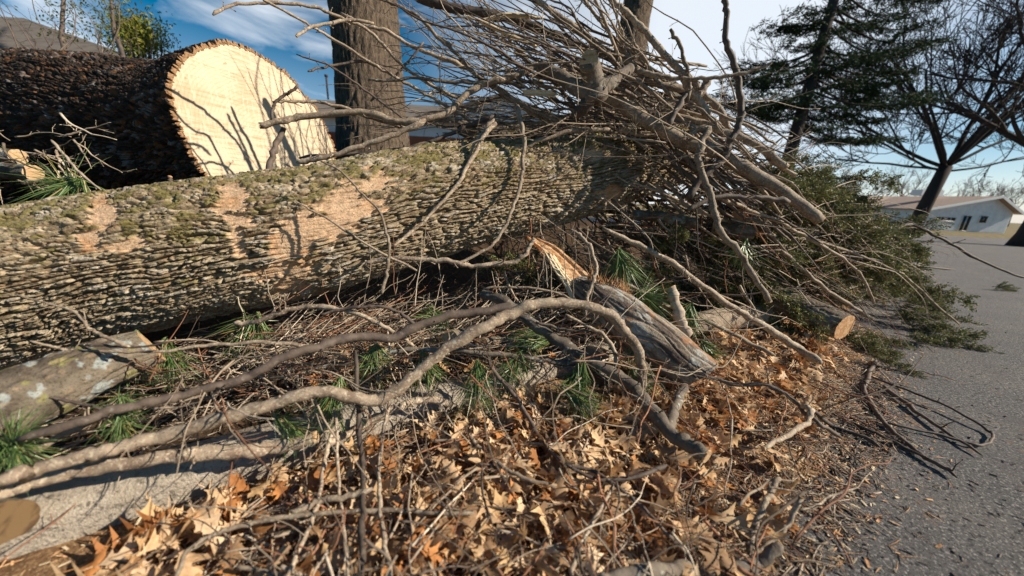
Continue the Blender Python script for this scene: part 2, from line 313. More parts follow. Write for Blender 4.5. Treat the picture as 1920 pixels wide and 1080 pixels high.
# ================= big bark logs =================
def frames(path):
    T = np.gradient(path, axis=0); T /= np.linalg.norm(T, axis=1)[:, None]
    A = np.cross(T, (0, 0, 1.)); A /= np.linalg.norm(A, axis=1)[:, None]
    return T, A, np.cross(A, T)
def bark_log(name, path, rad, nu, nv, cl, cw, depth, colfn, parent, seed=0, warp=1.0, shape=None, mat_=None, peelfn=None, endn=None):
    """path (n,3), rad (n) control -> bark part; theta=0 horizontal side, pi/2 up"""
    c = crom(np.c_[path, rad], max(2, nu//(len(path)-1))); pts = c[:, :3]; r = c[:, 3]; nu = len(pts)
    T, A, B = frames(pts)
    S = np.r_[0, np.cumsum(np.linalg.norm(np.diff(pts, axis=0), axis=1))]
    th = np.arange(nv)*2*math.pi/nv
    Sg, Tg = np.meshgrid(S, th, indexing='ij'); rg = r[:, None]*np.ones((1, nv))
    if shape: rg = rg*shape(Sg, Tg)
    rm = r.mean(); nb = int(2*math.pi*rm/cw)
    cs = np.cos(Tg); sn = np.sin(Tg)
    p3 = np.stack([Sg, cs*rm, sn*rm], -1)
    wv = fbm(p3*np.array([5, 7, 7]), 4, seed)-.5; wv2 = fbm(p3*np.array([22, 22, 22]), 2, seed+5)-.5
    b = Tg/(2*math.pi)*nb+warp*(2.6*wv+.9*wv2); a = Sg/cl+1.4*wv2+1.2*wv
    F1, F2, ID = worley(a, b, nb, seed+3)
    dw = (p3+np.stack([.05*wv, .05*wv2, .05*wv], -1))
    fa = np.abs(vnoise(dw*np.array([.34/cl, .40/cw, .40/cw]), seed+80)-.5)*2; fb_ = np.abs(vnoise(dw*np.array([.7/cl, .85/cw, .85/cw]), seed+90)-.5)*2
    wl = fbm(p3*np.array([2.6, 5, 5]), 2, seed+60)-.5; wm = vnoise(p3*np.array([.55/cl, .30/cw, .30/cw]), seed+61)-.5; wf = vnoise(p3*np.array([1.5/cl, .7/cw, .7/cw]), seed+62)-.5
    st = np.abs(np.sin(math.pi*(Tg/(2*math.pi)*round(nb*.62)+3.2*wl*warp+(2.0+1.6*(warp > 1.2))*wm+(.55+.5*(warp > 1.2))*wf)))
    ridge = sstep(st, .02, .50)*(.30+.70*sstep(fb_, .0, .20))*(.74+.26*sstep(F2-F1, .0, .20))
    F1b, F2b, IDb = worley(a*1.9+3.3, b*1.0+.4, nb, seed+13)
    h = ridge*(.86+.14*ID)*(.86+.14*sstep(F2b-F1b, .0, .25))*(.80+.4*fbm(p3*np.array([9, 50, 50]), 3, seed+70))
    fine = fbm(p3*np.array([34, 80, 80]), 3, seed+9)
    h = h*(.85+.3*fine)
    C = CAM*0; cen = pts[:, None, :]; nrm = cs[..., None]*A[:, None, :]+sn[..., None]*B[:, None, :]
    pos0 = cen+rg[..., None]*nrm
    peel = peelfn(pos0, Sg, Tg, fine) if peelfn else np.zeros_like(h)
    peel = peel*sstep(peel+.5*(1-ridge)+.3*(fine-.5), .35, .75); hh = depth*(h*(1-peel*.85)+.25*peel)
    big = .035*rm*(fbm(p3*3.0, 2, seed+30)-.5)
    V = pos0+(hh-depth*.6+big)[..., None]*nrm
    if endn is not None:
        e_ = np.asarray(endn(T[-1], pts[-1]), float); e_ /= np.linalg.norm(e_); s_ = (V-pts[-1])@e_; kT = T[-1]/(T[-1]@e_)
        V = np.where((s_ > 0)[..., None], V-s_[..., None]*kT, V); V[-1] = V[-1]-((V[-1]-pts[-1])@e_)[:, None]*kT
    col = colfn(nrm, ID, IDb, ridge, fine, fbm(p3*9, 3, seed+40), peel, p3)
    a_ = (np.arange(nu-1)[:, None]*nv+np.arange(nv)[None, :]).ravel(); b_ = (np.arange(nu-1)[:, None]*nv+(np.arange(nv)[None, :]+1) % nv).ravel()
    Fc = np.stack([a_, b_, b_+nv, a_+nv], 1)
    o = obj(name, V.reshape(-1, 3), Fc, mat_ or M['bark'], parent, True, col.reshape(-1, 3))
    return o, V, pts, T, A, B
def mixc(a, b, f): f = f[..., None]; return a*(1-f)+np.asarray(b)*f
def disc(name, ring, cen, mat_, parent, inward, scale=.985, rough=.0, rings=14):
    """flat cut face inside a closed ring"""
    n = len(ring); V = []; Fc = []
    for i in range(rings, 0, -1):
        q = i/rings*scale
        V += list(cen+(ring-cen)*q+inward*(rough*(rng.random((n, 1))-.5)))
    V.append(cen); V = np.array(V)
    for i in range(rings-1):
        for j in range(n): Fc.append((i*n+j, i*n+(j+1) % n, (i+1)*n+(j+1) % n, (i+1)*n+j))
    k = (rings-1)*n
    for j in range(n): Fc.append((k+j, k+(j+1) % n, len(V)-1))
    return obj(name, V, Fc, mat_, parent, False)
# --- mossy front log ---
FL = [(-420, 628, 1.50, 178), (-180, 580, 1.58, 160), (0, 545, 1.67, 146), (200, 505, 1.78, 130), (400, 467, 1.90, 122), (600, 432, 2.05, 112), (850, 372, 2.33, 95), (1000, 350, 2.56, 80), (1100, 330, 2.75, 71), (1200, 305, 2.95, 62), (1290, 285, 3.15, 50)]
flp = np.array([P(x, y, D) for x, y, D, h in FL]); flr = np.array([h*D/F_PX*.985 for x, y, D, h in FL])
t = empty('mossy_log', P(600, 545, 2.05)); tag(t, 'long mossy log with peeled tan patches lying across the front of the brush heap', 'log')
PB = [(655, 385, 95, 42, -.25), (590, 425, 95, 40, -.3), (560, 455, 60, 45, .2), (440, 372, 34, 30, .6), (430, 405, 55, 10, .3), (450, 465, 13, 60, -.25), (190, 398, 24, 42, .4), (168, 445, 26, 20, 0), (520, 508, 75, 22, -.2), (540, 535, 40, 20, 0), (1115, 290, 34, 12, .3), (1142, 372, 22, 20, 0), (700, 350, 60, 25, 0), (70, 262+200, 40, 6, -.1), (480, 620, 40, 10, -.2), (240, 455, 40, 8, -.2)]
def peel_front(pos, S, T, fine):
    px, py, D = proj(pos); e = np.zeros(px.shape)
    n = fbm(pos*11, 4, 77)-.5
    nn = fbm(np.stack([S*9, T*20, 0*S], -1), 3, 99)-.5
    for x, y, a, b, r in PB:
        dx = px-x; dy = py-y; u = (dx*math.cos(r)+dy*math.sin(r))/a; v = (-dx*math.sin(r)+dy*math.cos(r))/b
        q = np.sqrt(u*u+v*v)+n*1.9+nn*1.6
        e = np.maximum(e, 1-sstep(q, .55, 1.35))
    tocam = ((CAM-pos)*(pos-pos.mean(1, keepdims=True))).sum(-1) > 0
    return e*tocam
def col_front(nrm, ID, IDb, ridge, fine, n9, peel, p3):
    c = mixc(np.full(nrm.shape, (.23, .175, .11)), (.40, .325, .225), sstep(ID*.35+fine*.9, .4, .85))
    c = mixc(c, (.27, .17, .10), sstep(IDb, .8, .95)*.6)
    c = mixc(c, (.48, .44, .38), sstep(ID*.5+n9*.8, .76, .88)*sstep(ridge, .5, 1)*.6)
    up = sstep(nrm[..., 2], -.5, .9)
    moss = sstep(fbm(p3*np.array([18, 30, 30]), 4, 51)+.26*up+.25*(n9-.5), .69, .82)*sstep(ridge, .2, .9)
    c = mixc(c, (.165, .145, .045), moss*.8)
    c = mixc(c, (.10, .068, .045), (1-sstep(ridge, 0, .4))*.8)
    pl = mixc(mixc(np.full(nrm.shape, (.58, .40, .26)), (.50, .28, .14), sstep(n9, .5, .7)*.8), (.42, .26, .15), sstep(fine, .5, .7)*.6)
    return c*(1-peel[..., None])+pl*peel[..., None]
o, V, pts, T, A, B = bark_log('bark', flp, flr, 940, 740, .085, .0155, .040, col_front, t, seed=2, peelfn=peel_front)
disc('cut_face', V[-1], pts[-1], M['cut'], t, T[-1]); disc('cut_face', V[0], pts[0], M['cut'], t, T[0])
# --- huge butt log with bright sawn face ---
FC = P(508, 262, 2.78); AX = np.array([-1, .30, -.05]); AX /= np.linalg.norm(AX)
t = empty('butt_log', FC-np.array([0, 0, .72])); tag(t, 'huge dark-barked butt log with a cream sawn face turned to the sun', 'log')
bp = [FC+AX*s+np.array([0, 0, dz]) for s, dz in ((0, 0), (.3, 0), (.7, .0), (1.2, .05), (2.0, .13), (3.2, .2), (4.5, .2))]
br = [.655, .63, .60, .61, .66, .73, .76]
def butt_shape(S, T):
    q = np.stack([np.cos(T)*1.6, np.sin(T)*1.6, S*.5], -1)
    return 1+.16*(fbm(q, 3, 61)-.5)+.035*np.cos(2*(T-2.2))
def col_butt(nrm, ID, IDb, ridge, fine, n9, peel, p3):
    c = mixc(np.full(nrm.shape, (.032, .024, .019)), (.068, .052, .042), sstep(ID*.6+fine*.7, .45, .95))
    c = mixc(c, (.22, .10, .045), sstep(IDb+n9*.4, .95, 1.15)*.7)
    return mixc(c, (.22, .20, .19), sstep(ID*.5+n9*.8, .84, .94)*sstep(ridge, .5, 1)*.8)
o, V, pts, T, A, B = bark_log('bark', np.array(bp), np.array(br), 600, 720, .10, .026, .042, col_butt, t, seed=31, warp=1.6, shape=butt_shape)
ring = V[0]; m = mat('sawn_face', (.60, .485, .345), .75, .2, [((2.2, 2.2, 2.2), 5, (.48, .34, .21), .46, .72, MX), ((4, 4, 55), 4, (.44, .31, .19), .5, .66, MX), ((60, 60, 6), 3, (.62, .52, .38), .5, .7, MX), ((11, 11, 11), 6, (.36, .21, .10), .66, .74, MX)], bump=((5, 5, 90), .5, .004))
rad_ = ring-FC; kk = 15; sm = sum(np.roll(rad_, q, 0) for q in range(-kk, kk+1))/(2*kk+1); ring_s = FC+.35*rad_+.65*sm
_nt = m.node_tree; _N = _nt.nodes; _mp = _N.new('ShaderNodeMapping'); _mp.inputs['Location'].default_value = (.06, 0, -.68); _tc = _N.new('ShaderNodeTexCoord'); _nt.links.new(_tc.outputs['Object'], _mp.inputs[0])
_w = _N.new('ShaderNodeTexWave'); _w.wave_type = 'RINGS'; _w.rings_direction = 'SPHERICAL'; _w.inputs['Scale'].default_value = 14; _w.inputs['Distortion'].default_value = 5; _w.inputs['Detail'].default_value = 3; _w.inputs['Detail Scale'].default_value = .6; _nt.links.new(_mp.outputs[0], _w.inputs['Vector'])
_b = _N['Principled BSDF']; _src = _b.inputs['Base Color'].links[0].from_socket; _x = _N.new('ShaderNodeMix'); _x.data_type = 'RGBA'; _x.blend_type = 'MULTIPLY'; _x.inputs[7].default_value = (.93, .89, .83, 1); _r = _N.new('ShaderNodeMapRange'); _r.inputs['From Min'].default_value = .55; _r.inputs['To Max'].default_value = .8; _nt.links.new(_w.outputs['Fac'], _r.inputs['Value']); _nt.links.new(_r.outputs[0], _x.inputs[0]); _nt.links.new(_src, _x.inputs[6]); _nt.links.new(_x.outputs[2], _b.inputs['Base Color'])
f_ = disc('sawn_face', ring_s, FC+AX*.0, m, t, -AX, .972, .0, 24)
# inner bark rim of the cut, tan and rough
n = len(ring); V2 = []; 
for q, dz, rg2 in ((1.0, 0, ring), (.995, .002, ring), (.985, .003, ring_s), (.968, .004, ring_s)): V2.append(FC+(rg2-FC)*q-AX*dz)
V2 = np.concatenate(V2); Fr = np.array([(i*n+j, i*n+(j+1) % n, (i+1)*n+(j+1) % n, (i+1)*n+j) for i in range(3) for j in range(n)])
obj('bark_rim', V2, Fr, mat('tan_bark_rim', (.36, .21, .11), .9, .1, [(70, 3, (.13, .07, .04), .45, .65, MX)], bump=(90, 1, .01)), t, False)
# --- second dark log behind the front one ---
def quick_log(name, label, ctrl, nu=240, nv=220, cl=.08, cw=.025, depth=.02, cfn=None, seed=1, cuts=(1, 1), cutm='cut', nm='bark', pf=None, cat='log', mat_=None, warp=1.0, group=None, endn=None):
    pp = np.array([P(x, y, D) for x, y, D, h in ctrl]); rr = np.array([h*D/F_PX for x, y, D, h in ctrl])
    t = empty(name, pp[len(pp)//2]-np.array([0, 0, rr.mean()])); tag(t, label, cat, group)
    o, V, pts, T, A, B = bark_log(nm, pp, rr, nu, nv, cl, cw, depth, cfn or col_front, t, seed=seed, peelfn=pf, mat_=mat_, warp=warp, endn=endn)
    if cuts[0]: disc('cut_face', V[0], pts[0]-T[0]*.002, M[cutm], t, -T[0], .98, .002, 6)
    if cuts[1]: disc('cut_face', V[-1], pts[-1]+T[-1]*.0, M[cutm], t, T[-1], .995, .0005, 6)
    return t, V, pts, T, A, B
def col_dark(nrm, ID, IDb, ridge, fine, n9, peel, p3):
    c = mixc(np.full(nrm.shape, (.11, .085, .065)), (.22, .19, .15), sstep(ID*.6+fine*.7, .45, .95))
    return mixc(c, (.18, .17, .05), sstep(n9, .6, .75)*.6)
quick_log('dark_log', 'dark ridged log lying behind the top edge of the mossy log', [(900, 268, 3.3, 24), (1010, 262, 3.35, 30), (1120, 240, 3.4, 34), (1300, 205, 3.6, 36)], cfn=col_dark, seed=7)
quick_log('dark_log', 'dark crooked log beside the orange bricks of the house', [(860, 238, 3.2, 12), (905, 252, 3.2, 16), (960, 262, 3.25, 14), (1010, 268, 3.3, 12)], 90, 70, cfn=col_dark, seed=8)
# --- smooth lichened log lower left ---
def col_smooth(nrm, ID, IDb, ridge, fine, n9, peel, p3):
    c = mixc(np.full(nrm.shape, (.17, .14, .105)), (.09, .072, .055), sstep(n9, .4, .62))
    c = mixc(c, (.30, .33, .32), sstep(fbm(p3*24, 4, 88), .60, .68)*.8)
    c = mixc(c, (.24, .23, .08), sstep(fbm(p3*24+4, 4, 89), .64, .72)*.6)
    return mixc(c, (.3, .22, .14), sstep(fine, .62, .75)*.5)
t, V, pts, T, A, B = quick_log('lichened_log', 'smooth grey lichened log with a slanted pale cut beside green pine needles', [(-120, 805, 1.0, 66), (0, 762, 1.08, 60), (100, 722, 1.18, 54), (200, 680, 1.3, 45), (285, 650, 1.42, 33)], 260, 160, .12, .05, .010, col_smooth, 41, (1, 1), endn=lambda T, p: T*1.0+.18*(CAM-p)/np.linalg.norm(CAM-p)+np.array([.1, -.1, .25]))
quick_log('grey_limb', 'thick grey limb half hidden under the smooth lichened log at the left edge', [(-60, 850, .95, 24), (20, 800, 1.02, 22), (100, 752, 1.15, 17), (160, 722, 1.26, 12)], 120, 60, .12, .05, .006, col_smooth, 43, (1, 1))
# --- broken log in the centre ---
def col_broken(nrm, ID, IDb, ridge, fine, n9, peel, p3):
    c = mixc(np.full(nrm.shape, (.30, .245, .19)), (.13, .10, .08), sstep(fbm(p3*np.array([6, 20, 20]), 4, 15), .45, .62))
    c = mixc(c, (.40, .20, .10), sstep(fbm(p3*7+9, 3, 16), .6, .72)*.7)
    c = mixc(c, (.42, .43, .40), sstep(fine*.5+n9*.6, .62, .72)*.7)
    return mixc(c, (.07, .05, .04), (1-sstep(ridge, 0, .5))*.6)
t, V, pts, T, A, B = quick_log('broken_log', 'snapped log with orange torn wood on top, leaning on the brush in the centre', [(1078, 535, 2.12, 20), (1112, 556, 2.06, 33), (1160, 588, 2.0, 41), (1230, 645, 1.93, 46), (1300, 700, 1.86, 45)], 320, 220, .35, .05, .008, col_broken, 17, (1, 1), 'orange', endn=lambda T, p: T*.8+np.array([.1, -.1, -.5]))
def torn(parent, name, pix, D, th, matn, seed):
    """a torn board: polygon strip given as list of (xl,yl,xr,yr) pixel rungs, real thickness, fibrous relief"""
    rr = np.random.default_rng(seed); nA = len(pix); m = 9
    c = crom(np.array([list(P(a, b, dd))+list(P(c_, d_, dd+.03)) for (a, b, c_, d_), dd in zip(pix, D)]), 7); n = len(c)
    q = np.linspace(0, 1, m); fib = rr.normal(0, .005, m)
    top = c[:, None, :3]*(1-q)[None, :, None]+c[:, None, 3:]*q[None, :, None]
    nr = np.cross(c[-1, :3]-c[0, :3], c[n//2, 3:]-c[n//2, :3]); nr /= np.linalg.norm(nr)
    if nr@(CAM-c[0, :3]) < 0: nr = -nr
    rel = fib[None, :]+rr.normal(0, .002, (n, m)); top = top+rel[..., None]*nr
    # ragged ends along the fibres
    ax = (c[-1, :3]-c[0, :3]); ax /= np.linalg.norm(ax)
    top[0] -= ax*rr.uniform(0, .05, m)[:, None]; top[-1] += ax*rr.uniform(0, .05, m)[:, None]
    bot = top-nr*th*(1-.6*np.abs(q-.5)[None, :, None]*1.5)
    V = np.concatenate([top.reshape(-1, 3), bot.reshape(-1, 3)]); Fc = []; K = n*m
    for i in range(n-1):
        for j in range(m-1):
            a = i*m+j; Fc += [(a, a+1, a+m+1, a+m), (K+a, K+a+m, K+a+m+1, K+a+1)]
        a = i*m; Fc += [(a, a+m, K+a+m, K+a), (a+m-1, K+a+m-1, K+a+2*m-1, a+2*m-1)]
    for j in range(m-1): Fc += [(j, K+j, K+j+1, j+1), (K-m+j, K-m+j+1, 2*K-m+j+1, 2*K-m+j)]
    return obj(name, V, Fc, M[matn], parent, False)
def shards(parent, name, pts, D, n, L0, dirv, matn, seed, spread=.5, r=.004):
    rr = np.random.default_rng(seed); mb = MB(); pw = crom(np.array([P(x, y, D) for x, y in pts]), 8); dirv = np.array(dirv, float); dirv /= np.linalg.norm(dirv)
    for k in range(n):
        b = pw[rr.integers(len(pw))]+rr.normal(0, .008, 3); d = dirv+rr.normal(0, spread, 3); L_ = L0*rr.uniform(.4, 1.4)
        mb.tube([b-d*.01, b+d*L_*.5, b+d*L_+rr.normal(0, .004, 3)], [r*rr.uniform(.6, 1.3), r*.6, .0006], 4)
    return mb.build(name, M[matn], parent, smooth=False)
torn(t, 'torn_wood', [(992, 452, 1012, 448), (1010, 470, 1042, 460), (1040, 500, 1075, 488), (1062, 530, 1105, 515)], [2.2, 2.17, 2.13, 2.08], .03, 'orange', 3)
torn(t, 'torn_wood', [(1026, 478, 1046, 486), (1040, 505, 1062, 508), (1058, 530, 1078, 528), (1070, 556, 1083, 545)], [2.12, 2.08, 2.05, 2.03], .02, 'splinter', 4)
shards(t, 'splinters', [(1105, 520), (1130, 535), (1160, 545), (1178, 556)], 2.0, 130, .05, (-.2, -.1, 1), 'orange', 5)
shards(t, 'splinters', [(1300, 712), (1340, 700), (1352, 690)], 1.84, 60, .04, (1, -.3, .2), 'orange', 6)
torn(t, 'torn_wood', [(1268, 725, 1272, 712), (1300, 720, 1304, 708), (1345, 706, 1346, 697)], [1.83, 1.82, 1.82], .02, 'orange', 9)
# --- other logs in the heap ---
quick_log('dark_log', 'short dark log with an orange cut end lying before the cedar boughs', [(1440, 553, 2.78, 22), (1500, 580, 2.7, 26), (1584, 614, 2.58, 25)], 120, 90, .1, .03, .012, col_dark, 51, (1, 1), 'orange', endn=lambda T, p: T*.8+.5*(CAM-p)/np.linalg.norm(CAM-p))
quick_log('grey_log', 'short straight grey log poking out of the heap under the long cut limb', [(1185, 402, 2.6, 9), (1250, 408, 2.55, 10), (1308, 417, 2.5, 10)], 60, 36, .1, .03, .005, col_smooth, 52, (1, 1))
quick_log('stump_limb', 'round sawn limb end pointing at the viewer beside the cedar foliage', [(1410, 385, 3.0, 14), (1398, 396, 2.8, 14), (1387, 406, 2.6, 14)], 40, 40, .1, .03, .005, col_smooth, 53, (0, 1), 'orange')
t, *_ = quick_log('stump_limb', 'broken brown limb with torn orange tip below the round sawn limb end', [(1340, 425, 2.7, 14), (1380, 432, 2.6, 14), (1415, 438, 2.55, 11)], 60, 40, .1, .03, .006, col_dark, 54, (0, 1), 'orange')
shards(t, 'splinters', [(1405, 432), (1422, 440)], 2.54, 30, .04, (1, 0, 0), 'orange', 61)
quick_log('corner_limb', 'thick sawn limb with an oval ringed cut in the bottom left corner', [(-200, 985, 1.0, 36), (-90, 978, .93, 37), (15, 978, .86, 36)], 60, 60, .12, .05, .004, col_dark, 55, (0, 1), 'dimcut', endn=lambda T, p: T*.6+.8*(CAM-p)/np.linalg.norm(CAM-p))
quick_log('half_log', 'pale half-round log lying in the leaves beyond the snapped log', [(1290, 610, 2.6, 18), (1350, 600, 2.7, 22), (1420, 590, 2.8, 20), (1470, 585, 2.9, 15)], 80, 50, .1, .03, .006, lambda nrm, *a: np.full(nrm.shape, (.36, .29, .22))*(.8+.4*a[3][..., None]), 56, (1, 1))
for i, (x, y, D, h, lab) in enumerate([(18, 322, 2.0, 15, 'sawn limb end peeking out under the huge butt log at the left'), (-10, 292, 2.2, 14, 'paler of the two sawn limbs stacked under the huge butt log')]):
    quick_log('sawn_limb', lab, [(x-140, y-12, D+.1, h), (x-40, y-4, D+.05, h), (x+45, y+2, D, h-1)], 60, 40, .1, .03, .004, col_smooth, 60+i, (0, 1))
# ================= branches =================
def spur_set(mb, pts, rad, n, seed, lmin=.02, lmax=.10, up=.2, rs=.4, sub=True):
    rr = np.random.default_rng(seed); m = len(pts)
    for _ in range(n):
        i = int(rr.uniform(.06, .97)*(m-1)); T = pts[min(i+1, m-1)]-pts[max(i-1, 0)]; T /= np.linalg.norm(T)+1e-9
        q = rr.normal(0, 1, 3); q -= T*(q@T); q /= np.linalg.norm(q)+1e-9; q[2] += up
        L_ = lmin+(lmax-lmin)*rr.random()**2; d = T*rr.uniform(.3, .9)*(1 if rr.random() < .8 else -1)+q; d /= np.linalg.norm(d)
        r0 = max(.0011, min(rad[i]*rs, .004)); b = pts[i]; mid = b+d*L_*.5+rr.normal(0, .06, 3)*L_; e = b+d*L_+rr.normal(0, .12, 3)*L_
        mb.tube([b, mid, e], [r0*1.2, r0*.85, r0*.5], 5)
        mb.tube([e-d*.002, e+d*.004, e+d*.009], [r0*.55, r0*1.1, r0*.3], 5)
        if sub and L_ > .05:
            for k in range(2):
                d2 = d+rr.normal(0, .7, 3); d2 /= np.linalg.norm(d2); mb.tube([mid, mid+d2*L_*.5], [r0*.6, r0*.3], 4)
nbr = [0]
def mk_branch(name, label, pw, rw, matn='branch', cut=(0, 0), spurs=6, group=None, cat='branch', k=8, seed=None, smax=.10, m=5, cutm='cut', up=.2):
    nbr[0] += 1; seed = nbr[0] if seed is None else seed; rr = np.random.default_rng(1000+seed)
    c = crom(np.c_[pw, rw], m, .55); pts = c[:, :3]; rad = np.maximum(c[:, 3], .0008)
    n = len(pts); L_ = np.linalg.norm(np.diff(pts, axis=0), axis=1).sum()
    pts = pts+(rr.normal(0, 1, (n, 3))*np.minimum(.0035, rad*.28)[:, None])
    rad = rad*(1+.05*rr.normal(0, 1, n).clip(-1, 1.6)+.22*(rr.random(n) < .13))
    if not cut[1]: rad[-1] *= .5
    if not cut[0]: rad[0] *= .6
    mb = MB(); T, A, B = mb.tube(pts, rad, k, rough=.05)
    spur_set(mb, pts, rad, spurs, seed, lmax=smax, up=up)
    o = mb.build(name, M[matn], origin=pts[0]); tag(o, label, cat, group)
    th = np.arange(k)*2*math.pi/k
    for e, i, s in ((cut[0], 0, -1), (cut[1], n-1, 1)):
        if e:
            tilt = rr.normal(0, .25, 3); d = T[i]*s
            ring = pts[i]+rad[i]*1.0*(np.cos(th)[:, None]*A[i]+np.sin(th)[:, None]*B[i])
            V = [p+d*.0025 for p in ring]+[pts[i]+d*.003]+[p-d*.004+(p-pts[i])*.03 for p in ring]
            F = [(j, (j+1) % k, k) for j in range(k)]+[(j, (j+1) % k, k+1+(j+1) % k, k+1+j) for j in range(k)]
            obj('cut_end', V, F, M[cutm], o, False)
    return o, pts, rad
def fit_D(x, y, d, wd):
    for zz in (.16, .12, .09):
        dd = GD(x, y, zz)
        if dd > 50: return d
        g = P(x, y, dd); s, q = sd_(g[0], g[1])
        if 0 <= q < 1.4: return min(d, GD(x, y, .21+wd*.5*d/F_PX))
        if q < 0 and -q < .9*litter_w(s): return min(d, GD(x, y, .15+wd*.5*d/F_PX))
    return min(d, GD(x, y, .012))
def br(label, px, w0, w1=None, D=2.0, D1=None, name='branch', **kw):
    """px: [(x,y) or (x,y,D)], widths in photo pixels"""
    n = len(px); w1 = w0 if w1 is None else w1; D1 = D if D1 is None else D1
    pw = []; rw = []
    for i, p in enumerate(px):
        f = i/(n-1); d = p[2] if len(p) > 2 else D+(D1-D)*f
        wd = w0+(w1-w0)*f
        if d == 'g' or d < 0:
            h = .02 if d == 'g' else -d
            d = GD(p[0], p[1], h)
        d = fit_D(p[0], p[1], d, wd)
        pw.append(P(p[0], p[1], d)); rw.append(wd*.5*d/F_PX)
    return mk_branch(name, label, np.array(pw), np.array(rw), **kw)
